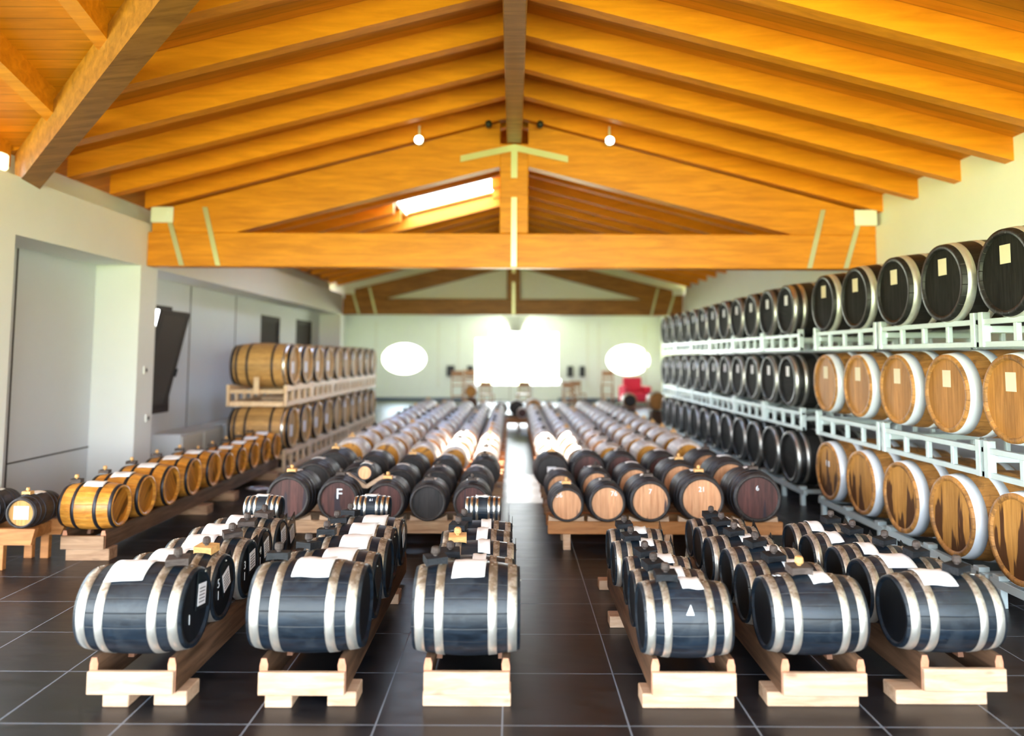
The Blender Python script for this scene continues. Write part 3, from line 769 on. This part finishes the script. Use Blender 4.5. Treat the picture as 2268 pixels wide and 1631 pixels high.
    if ri < 3:
        xs = (-1.90, -1.075, -.225)[ri]
        zs = TOP+2*radii[-1]-.004
        ts = barrel(small_tpl, 'small_barrel', 'tiny six-hooped black barrel behind the %s front row' % rn, 'barrel', (xs, Ys[-1], zs), 0, 'tiny six-hooped barrels')
        cloth((ts, small_tpl), -.01, .095, .07, 'white cloth on the tiny hooped barrel of the %s front row' % rn, 'cloths on the tiny barrels', 90+ri)
        if ri == 1:
            a = .75
            link('chalk_number', text_mesh('61', .032, 'chalk'), ts, (.0, -.0965*sin(a), .095+.0965*cos(a)), (pi/2-(pi/2-a), 0, 0))

# ---------------------------------------------------------------- cross batteries behind
def cross_rack(x0, x1, yf, yr, label, mat='beam_brown', legmat='pine', group='timber racks across the aisle sides'):
    t = thing('timber_rack', label, 'barrel rack', ((x0+x1)/2, yf, 0), 0, group); h = (x1-x0)/2
    for y in (0, yr-yf):
        link('beam', MB().bbox(-h, h, y, y+.06, .14, .255, .005).mesh('beam', mat), t)
    for x in (-h+.14, 0, h-.2):
        for y in (0.0, yr-yf):
            link('leg', MB().bbox(x, x+.065, y+.005, y+.055, 0, .14, .003).mesh('leg', legmat), t)
    for x in (-h+.02, h-.06):
        link('cross_piece', MB().bbox(x, x+.04, .06, yr-yf, .16, .23, .003).mesh('cross_piece', mat), t)
    return t
def end_hoops(L, w_, m_): return [(-L*.44, w_, m_), (-L*.30, w_, m_), (-L*.16, w_, m_), (L*.16, w_, m_), (L*.30, w_, m_), (L*.44, w_, m_)]
XC = {1: (.487, .85, 1.236, 1.70, 2.20), -1: (-.37, -.762, -1.14, -1.57, -2.02)}
RC = {1: (.165, .18, .20, .222, .235), -1: (.178, .178, .185, .20, .215)}
heads_R = ('tan_head', 'tan_head', 'tan_head', 'tan_head', 'wine_head')
marks = {(1, 0): '56', (1, 1): '76', (1, 2): '7', (1, 3): '21', (1, 4): '6', (-1, 3): 'F'}
for sd in (1, -1):
    nm = 'right' if sd > 0 else 'left'
    for rk, yf in enumerate((7.0, 7.85, 8.75)):
        rn = ORD[rk+1]
        xa, xb = (.32, 2.45) if sd > 0 else (-2.28, -.12)
        cross_rack(xa, xb, yf+.09, yf+.45, '%s dark-barrel rack %s of the aisle, counted from the front' % (rn, nm), 'beam_brown' if rk else ('redwood' if sd > 0 else 'beam_brown'))
        for c_ in range(5):
            R_ = RC[sd][c_]; L_ = .46+.6*(R_-.16)
            if rk == 2 and sd > 0: R_ = (.205, .21, .21, .21, .22)[c_]
            R_ = round(R_, 3); L_ = round(L_, 3)
            hd = heads_R[c_] if sd > 0 else ('wine_head', 'dark_head', 'wine_head', 'wine_head', 'wine_head')[c_]
            if rk == 1: hd = 'tan_head' if sd > 0 else 'dark_head'
            if rk == 2: hd = ('dark_head', 'wine_head', 'wine_head', 'wine_head', 'tan_head')[c_] if sd > 0 else 'dark_head'
            tp = barrel_template(('mid', R_, L_, hd), L_, R_, R_*.885, end_hoops(L_, .028, 'iron_hoop'), 'dark_stave', hd, .022)
            rb = tp[3]+(R_-tp[3])*.75
            lab = 'dark barrel on the %s rack %s of the aisle, %s out from the aisle' % (rn, nm, ORD[c_+1])
            z = .255+rb-R_-.006*0
            # barrel is seated between chocks: the beams are notched, so it sits 3 cm lower
            t = barrel(tp, 'barrel', lab, 'barrel', (XC[sd][c_]-(.05*(rk == 2)*(c_ == 0)*sd), yf+L_/2, z), pi/2, 'dark barrels on the cross racks')
            tb = (t, tp); sdv = 200+rk*10+c_+(50 if sd > 0 else 0)
            cloth(tb, .0, .085, .10 if rk == 0 else .13, 'white cloth on the %s dark barrel from the aisle, %s rack, %s side' % (ORD[c_+1], rn, nm), 'cloths on the dark barrels', sdv)
            if rk == 0 or (c_+rk) % 2 == 0:
                mm = 'bung_tan' if (sd > 0 and c_ in (0, 3)) or (sd < 0 and c_ in (2, 4)) else 'bung_grey'
                bung(tb, -.115, .0, '%s bung on the %s dark barrel from the aisle, %s rack, %s side' % ('tan' if mm == 'bung_tan' else 'grey-brown', ORD[c_+1], rn, nm), mm, mm, pi/2, 'bungs on the dark barrels', .8, .008)
            if rk == 0 and (sd, c_) in marks:
                s_ = marks[(sd, c_)]
                dy = {0: .07, 1: -.06, 2: 0, 3: 0, 4: 0}[c_] if sd > 0 else -.01
                o = link('chalk_mark', text_mesh(s_, .062 if s_ != 'F' else .13, 'chalk'), t, (-L_/2+.016, dy, R_+(.085 if s_ != 'F' else .05)), (pi/2, 0, -pi/2))
            if rk == 2 and sd > 0 and c_ in (0, 1, 2):
                link('label_paper', MB().box(-L_/2+.012, -L_/2+.016, -.05, .05, R_-.05, R_+.05).mesh('label_paper', 'paper'), t)
        if rk == 0:
            for c_ in range(5):
                R_ = RC[sd][c_]
                for s_ in (-1, 1):
                    x = XC[sd][c_]+s_*R_*.62
                    o = link('wedge', MB().prism([(x-.06, .256), (x+.06, .256), (x+s_*.055, .256+.045)], 7.095, 7.145).mesh('wedge', 'pine'))
                    tag(o, 'wedge at %s of %s dark barrel from the aisle, front %s rack' % (('left' if s_ < 0 else 'right'), ORD[c_+1], nm), 'wedge', 'wedges on the front racks')
    # pale barrels
    for rk in range(12):
        yf = 9.78+.80*rk
        xa, xb = (.32, 2.5) if sd > 0 else (-2.3, -.12)
        cross_rack(xa, xb, yf+.08, yf+.42, '%s pale-barrel rack %s of the aisle, counted from the front' % (ORD[rk+1], nm), 'redwood', 'redwood')
        for c_ in range(5):
            R_ = round((.17, .182, .20, .215, .225)[c_], 3); L_ = round(.44+.6*(R_-.16), 3)
            if sd < 0: R_ = round((.165, .182, .20, .215, .225)[c_], 3)
            x = (XC[1][c_]+.02*(c_ > 2)) if sd > 0 else (-.345, -.735, -1.14, -1.60, -2.06)[c_]
            tp = barrel_template(('pale', R_, L_), L_, R_, R_*.87, end_hoops(L_, .024, 'grey_hoop'), 'pale_stave', 'orange_head', .02, n=32)
            rb = tp[3]+(R_-tp[3])*.75
            t = barrel(tp, 'barrel', 'pale brown barrel with orange head, %s pale rack, %s from the aisle on the %s' % (ORD[rk+1], ORD[c_+1], nm), 'barrel',
                       (x, yf+L_/2, .255+rb-R_), pi/2, 'pale barrels on the cross racks', random.uniform(0, 6))
            tb = (t, tp); sdv = 400+rk*10+c_+(200 if sd > 0 else 0); rr_ = random.Random(sdv)
            cloth(tb, rr_.uniform(-.02, .08), rr_.uniform(.07, .10), .12, 'white cloth on the %s pale barrel from the aisle, %s pale rack, %s side' % (ORD[c_+1], ORD[rk+1], nm), 'cloths on the pale barrels', sdv % 12+900)
            mm = 'bung_tan' if rr_.random() < .35 else 'bung_grey'
            if rr_.random() < .75:
                bung(tb, -.07, 0, '%s bung on the %s pale barrel from the aisle, %s pale rack, %s side' % ('tan' if mm == 'bung_tan' else 'brown', ORD[c_+1], ORD[rk+1], nm), mm, mm, pi/2, 'bungs on the pale barrels', .75, .008)
            if rk == 0 and sd < 0:
                link('label_paper', MB().box(-L_/2+.012, -L_/2+.016, -.05, .02, R_-.09, R_).mesh('label_paper', 'paper'), t)

# tiny tan-headed barrel lying on the left group
tp = barrel_template('tiny_tan', .2, .075, .066, end_hoops(.2, .010, 'iron_hoop'), 'dark_stave', 'tan_head', .008, n=32)
tt = barrel(tp, 'small_barrel', 'tiny barrel with pale tan head perched on top of dark barrels, left', 'barrel', (-1.355, 7.22, .60), pi/2)
cloth((tt, tp), .0, .09, .10, 'white cloth tied over the tiny tan-headed barrel', 'cloth on the perched barrel', 77)
o = thing('wooden_saddle', 'pale wooden V saddle under the tiny tan-headed barrel', 'saddle', (-1.355, 7.22, .52))
for s_ in (-1, 1):
    link('arm', MB().prism([(0, .0), (s_*.16, .10), (s_*.16, .06), (s_*.02, -.03), (0, -.03)], -.03, .03).mesh('arm', 'pine'), o, (0, 0, .035))

# battery across the end of the aisle
def small_group():
    t = cross_rack(-.42, .62, 19.55, 20.0, 'dark timber rack across the far end of the aisle', 'weathered', 'weathered', None)
    for k, (x, R_, hd, st, z, y) in enumerate(((-.30, .17, 'wine_head', 'dark_stave', .25, 19.45), (.09, .2, 'dark_head', 'dark_stave', .25, 19.45), (.52, .22, 'orange_head', 'pale_stave', .25, 19.45))):
        tp = barrel_template(('end', k), .42, R_, R_*.88, end_hoops(.42, .02, 'grey_hoop'), st, hd, .02, n=32)
        barrel(tp, 'barrel', ('brown-headed barrel at the far aisle end, leftmost', 'dark-headed barrel at the middle of the far aisle end', 'orange-headed barrel at the far aisle end, rightmost')[k], 'barrel', (x, y+.25, z), pi/2, 'barrels on the rack at the aisle end')
    cross_rack(-.35, .55, 18.6, 18.95, 'low brown rack in front of the aisle-end rack', 'redwood', 'redwood', None)
    tp = barrel_template('endsmall', .3, .13, .115, end_hoops(.3, .015, 'grey_hoop'), 'pale_stave', 'wine_head', .015, n=32)
    barrel(tp, 'barrel', 'small pinkish-headed barrel in the aisle before the end rack', 'barrel', (.22, 18.78, .255), pi/2)
    for k, (x, y, R_, hd) in enumerate(((-1.15, 21.3, .17, 'orange_head'), (3.62, 19.6, .24, 'brown_head'), (3.05, 20.4, .2, 'dark_head'))):
        tp = barrel_template(('far', k), .5, R_, R_*.88, end_hoops(.5, .02, 'grey_hoop'), 'brown_stave', hd, .02, n=32)
        z = (.62, .40, .40)[k]
        ped = link('barrel_stand', MB().prism([(-.2, 0), (.2, 0), (.15, z-.02), (.05, z-.0), (-.05, z-.0), (-.15, z-.02)], -.18, .18).mesh('barrel_stand', 'weathered'), None, (x, y, 0))
        tag(ped, ('tall', 'low', 'low')[k]+' dark wooden stand under the %s barrel beyond the racks' % ('left single', 'right tan', 'right dark')[k], 'stand')
        barrel(tp, 'barrel', ('single small orange-headed barrel standing proud beyond the left racks', 'brown-headed barrel beyond the right racks beside the steel racks', 'dark-headed barrel beyond the right racks')[k], 'barrel', (x, y, z), pi/2)
small_group()

# ---------------------------------------------------------------- amber battery along the left
ya = (6.78, 7.24, 7.74, 8.28, 8.84, 9.36, 9.80, 10.26, 10.72, 11.18)
ra = (.20, .205, .212, .215, .21, .175, .18, .185, .19, .20)
blk = [(-3.79, -3.42, 6.66, 6.80), (-3.70, -3.34, 8.55, 8.72), (-3.66, -3.33, 9.35, 9.5), (-3.66, -3.30, 10.9, 11.05)]
t = cradle(-3.64, .37, 6.66, 11.42, blk, 'long brown timber cradle under the amber barrels by the left wall', [(a+b)/2 for a, b in zip(ya, ya[1:])], 'weathered', 'beam_brown', .10, .25)
for k, (y, R_) in enumerate(zip(ya, ra)):
    L_ = round(.475*(R_/.205)**.6, 3)
    tp = barrel_template(('amber', R_, L_), L_, R_, R_*.87, [(-L_*.46, .03, 'iron_hoop'), (-L_*.2, .03, 'iron_hoop'), (L_*.2, .03, 'iron_hoop'), (L_*.46, .03, 'iron_hoop')], 'amber_stave', 'amber_head', .03)
    rc = tp[3]+(R_-tp[3])*(1-(2*.165/L_)**2)
    t = barrel(tp, 'barrel', 'amber barrel with black hoops, %s in the long left cradle' % nth(k+1, 10), 'barrel', (-3.62, y, .25+rc-R_+.001), 0, 'amber barrels in the left cradle', random.uniform(0, 6))
    cloth((t, tp), .02, .17, .13, 'white cloth on the %s amber barrel' % nth(k+1, 10), 'cloths on the amber barrels', 300+k, .2)
    bung((t, tp), -.17, 0, 'dark bung with pale knob on the %s amber barrel' % nth(k+1, 10), 'bung_grey', 'bung_tan', .1, 'bungs on the amber barrels', .9, .008)

# ---------------------------------------------------------------- bench with small barrels at the far left
t = thing('wooden_bench', 'orange-brown timber bench at the left edge carrying small barrels', 'bench', (-4.2, 6.35, 0))
link('front_beam', MB().prism([(-.38, .20), (.30, .20), (.33, .33), (-.38, .33)], 0, .05).mesh('front_beam', 'redwood'), t)
link('rear_beam', MB().prism([(-.34, .20), (.32, .20), (.37, .33), (-.34, .33)], .38, .43).mesh('rear_beam', 'redwood'), t)
for x in (-.30, .01, .15):
    for y in ((.0, .38) if x != .15 else (.38,)):
        link('leg', MB().bbox(x, x+.07, y+.002, y+.05, 0, .2, .003).mesh('leg', 'redwood'), t)
link('rail', MB().bbox(.20, .24, .05, .38, .22, .32, .004).mesh('rail', 'redwood'), t)
link('rail', MB().bbox(-.24, -.20, .05, .38, .22, .32, .004).mesh('rail', 'redwood'), t)
for k, (x, R_, y) in enumerate(((-3.985, .135, 6.52), (-4.33, .145, 6.52))):
    tp = barrel_template(('bench', k), .38, R_, R_*.87, end_hoops(.38, .016, 'iron_hoop'), 'dark_stave', 'oak_head', .02, n=36)
    t = barrel(tp, 'barrel', ('small dark barrel with white card on its pale head, on the left bench', 'small dark barrel at the left edge of the photo, on the bench')[k], 'barrel', (x, y, .33+tp[3]+(R_-tp[3])*.55-R_), pi/2, 'small barrels on the left bench')
    link('label_card', MB().box(-.178, -.172, -.06, .06, R_-.05, R_+.055).mesh('label_card', 'paper'), t)
    cloth((t, tp), .0, .12, .10, 'white cloth on the %s small bench barrel' % ('right', 'left')[k], 'cloths on the bench barrels', 340+k)
    bung((t, tp), -.10, 0, 'tan bung on the %s small bench barrel' % ('right', 'left')[k], 'bung_tan', 'bung_tan', pi/2, 'bungs on the bench barrels', .7, .008)

# ---------------------------------------------------------------- oak barrels on timber pallets, left
OAK = 'oak barrels on timber pallets'
def oak_tpl():
    L_, R_ = .92, .345
    return barrel_template('oak', L_, R_, .30, [(-.43, .05, 'iron_hoop'), (-.36, .04, 'iron_hoop'), (-.19, .035, 'iron_hoop'), (.19, .035, 'iron_hoop'), (.36, .04, 'bright_hoop'), (.43, .05, 'iron_hoop')], 'oak_stave', 'oak_head', .03, n=48)
def pallet(y0, z0, z1, label):
    t = thing('barrel_pallet', label, 'barrel pallet', (-3.84, y0, z0), 0, 'timber barrel pallets'); h = z1-z0; Ln = 1.49
    for s_ in (-1, 1):
        # scalloped top rail
        top = [(i*Ln/24, h-.028+.028*abs(cos(2*pi*(i/24)))) for i in range(25)]
        a = s_*.43
        link('top_rail', MB().prism([(0, h-.09)]+top+[(Ln, h-.09)], a-.022, a+.022, 'YZ').mesh('top_rail', 'fir'), t)
        link('bottom_rail', MB().bbox(a-.022, a+.022, 0, Ln, 0, .075, .004).mesh('bottom_rail', 'fir'), t)
        for k in range(5):
            yy_ = .0+k*(Ln-.09)/4
            link('post', MB().bbox(a-.020, a+.020, yy_, yy_+.09, .075, h-.09, .003).mesh('post', 'fir'), t)
    for yy_ in (0, Ln-.04):
        link('end_rail', MB().bbox(-.40, .40, yy_, yy_+.04, .0, .075, .004).mesh('end_rail', 'fir'), t)
        link('end_rail', MB().bbox(-.40, .40, yy_, yy_+.04, h-.13, h-.07, .004).mesh('end_rail', 'fir'), t)
    link('centre_post', MB().bbox(-.04, .04, -.03, .0, h-.14, h+.12, .004).mesh('centre_post', 'fir'), t)
    return t
for lv, (z0, z1) in enumerate(((.0, .34), (.978, 1.30))):
    for k in range(5):
        pallet(11.56+1.5*k, z0, z1, 'pale timber pallet, %s level, %s from the front' % (('lower', 'upper')[lv], ORD[k+1]))
    for k in range(10):
        tp = oak_tpl(); zb_ = (.285, 1.247)[lv]
        t = barrel(tp, 'barrel', 'oak barrel on the %s pallets at the left, %s' % (('lower', 'upper')[lv], nth(k+1, 10)), 'barrel', (-3.84, 11.95+.75*k+.35*0+.02, zb_), 0, OAK, random.uniform(0, 6))
        link('label_paper', MB().box(.43-.0, .436, -.12, .0, .345-.12+(.2 if k > 3 else 0), .345+.05+(.2 if k > 3 else 0)).mesh('label_paper', 'paper'), t) if k % 5 != 4 else None

# ---------------------------------------------------------------- steel racks on the right
def steel_rack(y0, z0, z1, Ln, label, feet=False, group='white steel barrel racks'):
    t = thing('steel_barrel_rack', label, 'barrel rack', (3.88, y0, z0), 0, group); h = z1-z0
    for s_ in (-1, 1):
        a = s_*.44
        link('top_rail', MB().bbox(a-.02, a+.02, .0, Ln, h-.04, h, .003).mesh('top_rail', 'steel'), t)
        link('bottom_rail', MB().bbox(a-.02, a+.02, .0, Ln, 0 if not feet else .10, .04 if not feet else .14, .003).mesh('bottom_rail', 'steel'), t)
        for k in range(5):
            yy_ = k*(Ln-.05)/4; big = k in (0, 4)
            link('post', MB().bbox(a-(.03 if big else .018), a+(.03 if big else .018), yy_, yy_+(.055 if big else .04), -.0 if big or feet else .04, h+(.05 if big else -.04), .003).mesh('post', 'steel'), t)
    for yy_ in (.03, Ln-.07):
        link('cross_bar', MB().bbox(-.42, .42, yy_, yy_+.04, h-.10, h-.05, .003).mesh('cross_bar', 'steel'), t)
    link('brace', MB().bar((-.40, .1, h-.06), (.40, Ln-.1, h-.06), .03, .03).mesh('brace', 'steel'), t)
    return t
def foot_rack(y0, Ln, label):
    t = thing('steel_barrel_rack', label, 'barrel rack', (3.88, y0, 0), 0, 'white steel barrel racks')
    for s_ in (-1, 1):
        a = s_*.44
        link('rail', MB().bbox(a-.025, a+.025, .0, Ln, .13, .19, .003).mesh('rail', 'steel'), t)
        for yy_ in (.06, Ln*.5, Ln-.12):
            link('leg', MB().bbox(a-.025, a+.025, yy_, yy_+.055, 0, .13, .003).mesh('leg', 'steel'), t)
            link('seat_pad', MB().bbox(a-.04, a+.04, yy_-.01, yy_+.065, .19, .225, .003).mesh('seat_pad', 'steel'), t)
    for yy_ in (.06, Ln-.12): link('cross_bar', MB().bbox(-.41, .41, yy_, yy_+.05, .14, .185, .003).mesh('cross_bar', 'steel'), t)
    return t
near_y = [4.47+.775*k for k in range(6)]
far_y = [9.50+.705*k for k in range(12)]
def big_tpl(kind):
    L_, R_, Re_ = .93, .345, .30
    if kind == 'char': return barrel_template('char', L_, R_, Re_, [(-.435, .05, 'grey_hoop'), (-.33, .045, 'grey_hoop'), (-.15, .04, 'grey_hoop'), (.15, .04, 'grey_hoop'), (.33, .045, 'grey_hoop'), (.435, .05, 'grey_hoop')], 'char_stave', 'char_head', .02, n=48)
    if kind == 'black': return barrel_template('blk', L_, R_, Re_, [(-.40, .06, 'silver_clean'), (-.22, .05, 'silver_clean'), (.22, .05, 'silver_clean'), (.40, .06, 'silver_clean')], 'char_stave', 'char_head', .02, n=56)
    if kind == 'brown': return barrel_template('brw', L_, R_, Re_, [(-.405, .085, 'white_hoop'), (-.20, .075, 'white_hoop'), (.20, .075, 'white_hoop'), (.405, .085, 'white_hoop')], 'brown_stave', 'brown_head', .018, n=56)
    return barrel_template('stn', L_, R_, Re_, [(-.405, .085, 'white_hoop'), (-.20, .075, 'white_hoop'), (.20, .075, 'white_hoop'), (.405, .085, 'white_hoop')], 'brown_stave', 'stained_head', .018, n=56)
M['silver_clean'] = hoopm('silver_clean', (.78, .80, .74), None, .38, .7)
tiers = (.19, 1.13, 1.99)
TN = ('bottom', 'middle', 'top')
for k, y0 in enumerate((4.13, 5.68, 7.23)):
    foot_rack(y0, 1.5, 'low steel base rack, near right group, %s from the front' % ORD[k+1])
    steel_rack(y0, .885, 1.10, 1.5, 'white steel rack under the middle near barrels, %s from the front' % ORD[k+1])
    steel_rack(y0, 1.825, 2.03, 1.5, 'white steel rack under the top near barrels, %s from the front' % ORD[k+1])
for k in range(6):
    y0 = 9.17+1.412*k
    foot_rack(y0, 1.38, 'low steel base rack, far right group, %s from the front' % ORD[k+1])
    steel_rack(y0, .885, 1.10, 1.38, 'white steel rack under the middle far barrels, %s from the front' % ORD[k+1])
    steel_rack(y0, 1.825, 2.03, 1.38, 'white steel rack under the top far barrels, %s from the front' % ORD[k+1])
for tr in range(3):
    for k, y in enumerate(near_y):
        if k == 0: continue
        kd = ('stained', 'brown', 'black')[tr]; tp = big_tpl(kd)
        d_ = ('big barrel with wine-stained tan head', 'big barrel with clean brown head', 'big black barrel with silver hoops')[tr]
        lab = '%s, %s on the %s tier of the near right racks' % (d_, nth(k, 5), TN[tr])
        z = (.19, 1.125, 1.99)[tr]
        t = barrel(tp, 'barrel', lab, 'barrel', (3.83, y+.0, z), 0, 'big barrels of the near right racks', (0 if tr < 2 else 0))
        if tr > 0:
            dz = .05 if tr == 1 else .06
            link('label_paper', MB().box(-.453, -.448, -.06, .05, .345+dz-.0, .345+dz+.13).mesh('label_paper', 'beige_label'), t)
        if tr == 0 and k == 5:
            link('chalk_mark', text_mesh('1 8', .09, 'chalk'), t, (-.455, .0, .42), (pi/2, 0, -pi/2))
    for k, y in enumerate(far_y):
        tp = big_tpl('char'); z = (.19, 1.115, 1.99)[tr]
        t = barrel(tp, 'barrel', 'charcoal barrel, %s on the %s tier of the far right racks' % (nth(k+1, 12), TN[tr]), 'barrel', (3.83, y, z), 0, 'charcoal barrels of the far right racks', random.uniform(0, 6))
        if tr > 0: link('label_paper', MB().box(-.451, -.446, -.05, .05, .40, .52).mesh('label_paper', 'paper'), t)

# ================================================================== floor lights, back-room furniture
def pxfloor(x, y): return (x, y)
for k, (x, y) in enumerate(((-3.34, 10.25), (-.09, 17.35), (.27, 17.35))):
    t = thing('floor_light', ('round glass floor light beside the amber barrels', 'left of two round floor lights before the aisle-end rack', 'right of two round floor lights before the aisle-end rack')[k], 'floor light', (x, y, 0))
    link('ring', MB().lathe([(0, .16), (.008, .16), (.008, .125), (0, .125)], 32, 'Z', closed=True).mesh('ring', 'bolt'), t)
    link('glass', MB().lathe([(.004, .0005), (.006, .125), (.0, .125)], 32, 'Z').mesh('glass', 'floor_glass'), t)
# pictures / dark panels on the end wall
for k, (a, b) in enumerate(((-2.64, -2.34), (-1.83, -1.58), (2.145, 2.38), (2.635, 2.84))):
    o = link('wall_speaker', MB().bbox(a, b, BY-.12, BY, .95, 1.37, .01).mesh('wall_speaker', 'black_plastic'))
    tag(o, 'small dark box on the far white wall, %s of four' % ('leftmost', 'second from left', 'third from left', 'rightmost')[k], 'speaker', 'dark boxes on the far wall')
t = thing('ceiling_lamp', 'large white flared lampshade hanging before the end window', 'lamp', (.09, 29.6, 3.42))
link('shade', MB().lathe([(0, .58), (-.12, .58), (-.35, .42), (-.72, .30), (-.72, .285), (-.35, .40), (-.12, .56)], 32, 'Z', closed=True).mesh('shade', 'white_paint'), t)
link('rod', MB().tube((0, 0, 0), (0, 0, -.5), .015).mesh('rod', 'white_paint'), t)
def chair(x, y, rz, label, high=False, mat='chair_wood'):
    h = .75 if high else .45; H_ = 1.25 if high else .9
    t = thing('chair', label, 'chair', (x, y, 0), rz, 'chairs in the back room')
    link('seat', MB().bbox(-.21, .21, -.21, .21, h-.04, h, .01).mesh('seat', mat), t)
    for sx_ in (-1, 1):
        link('leg', MB().bbox(sx_*.19-.018, sx_*.19+.018, -.21, -.175, 0, h-.04, .004).mesh('leg', mat), t)
        link('leg', MB().bbox(sx_*.19-.018, sx_*.19+.018, .175, .21, 0, H_, .004).mesh('leg', mat), t)
    link('backrest', MB().bbox(-.17, .17, .18, .20, H_-.22, H_-.02, .006).bbox(-.17, .17, .18, .20, H_-.36, H_-.30, .006).mesh('backrest', mat), t)
    link('stretcher', MB().bbox(-.17, .17, -.2, -.18, h*.45, h*.45+.03).bbox(-.17, .17, .18, .2, h*.45, h*.45+.03).mesh('stretcher', mat), t)
def table(x, y, w_, d_, label):
    t = thing('table', label, 'table', (x, y, 0), 0, 'tables in the back room')
    link('tabletop', MB().bbox(-w_/2, w_/2, -d_/2, d_/2, .72, .75, .008).mesh('tabletop', 'white_paint'), t)
    for sx_ in (-1, 1):
        for sy_ in (-1, 1):
            link('leg', MB().tube((sx_*(w_/2-.06), sy_*(d_/2-.06), 0), (sx_*(w_/2-.06), sy_*(d_/2-.06), .72), .02).mesh('leg', 'grey_hoop'), t)
chair(-1.95, 27.0, 0.1, 'tall light-wood chair at the left of the back room', True)
chair(-1.55, 28.2, .3, 'tall light-wood chair behind the leftmost one', True)
chair(3.45, 28.3, -.2, 'tall light-wood chair at the right of the back room', True)
chair(2.3, 27.4, .4, 'wooden chair right of the far tables')
chair(-.9, 26.6, 2.9, 'wooden chair at the near side of the left table')
chair(.35, 26.8, 3.3, 'wooden chair between the two far tables')
chair(1.9, 26.4, 3.0, 'wooden chair at the near side of the right table')
table(-.7, 27.5, 1.3, .8, 'white table left of centre in front of the end window')
table(1.25, 27.5, 1.3, .8, 'white table right of centre in front of the end window')
# glasses on the tables
g = G('glass', .05, 0, .5); g.col((.9, .95, 1)); g.b.inputs['Transmission Weight'].default_value = .9; M['glass'] = g.m
gp = MB().lathe([(0, .035), (.004, .035), (.008, .005), (.09, .005), (.11, .03), (.16, .04), (.21, .032)], 14, 'Z').mesh('wine_glass', 'glass')
for k, (x, y) in enumerate(((-1.1, 27.4), (-.75, 27.6), (-.4, 27.4), (.95, 27.4), (1.3, 27.6), (1.65, 27.4))):
    o = link('wine_glass', gp, None, (x, y, .75)); tag(o, 'clear wine glass on the %s far table, %s' % (('left', 'right')[k//3], ('left', 'middle', 'right')[k % 3]), 'glass', 'glasses on the far tables')
# red armchair
t = thing('armchair', 'bright red armchair at the right of the back room', 'armchair', (4.45, 28.2, 0), .2)
link('seat', MB().bbox(-.35, .35, -.35, .35, .12, .45, .04).mesh('seat', 'red_fabric'), t)
link('backrest', MB().bbox(-.35, .35, .22, .40, .45, 1.0, .05).mesh('backrest', 'red_fabric'), t)
for s_ in (-1, 1):
    link('armrest', MB().bbox(s_*.43-.08, s_*.43+.08, -.35, .38, .12, .68, .04).mesh('armrest', 'red_fabric'), t)
for sx_ in (-1, 1):
    for sy_ in (-1, 1): link('leg', MB().tube((sx_*.3, sy_*.3, 0), (sx_*.3, sy_*.3, .12), .02).mesh('leg', 'black_plastic'), t)
# low cabinets against the left aisle wall
for k, (y0, y1, h) in enumerate(((11.0, 12.6, .62), (12.7, 14.1, .62), (14.2, 15.0, .85))):
    t = thing('low_cabinet', 'grey low cabinet against the left wall, %s' % ('nearest', 'middle', 'farthest')[k], 'cabinet', (WX+.02, y0, 0), 0, 'low cabinets by the left wall')
    link('body', MB().bbox(.0, .42, 0, y1-y0, 0, h, .01).mesh('body', 'plaster_grey'), t)
    for q in range(2):
        a = .03+q*(y1-y0-.03)/2; b = a+(y1-y0-.09)/2
        link('door', MB().bbox(.42, .435, a, b, .04, h-.04, .004).mesh('door', 'white_paint'), t)
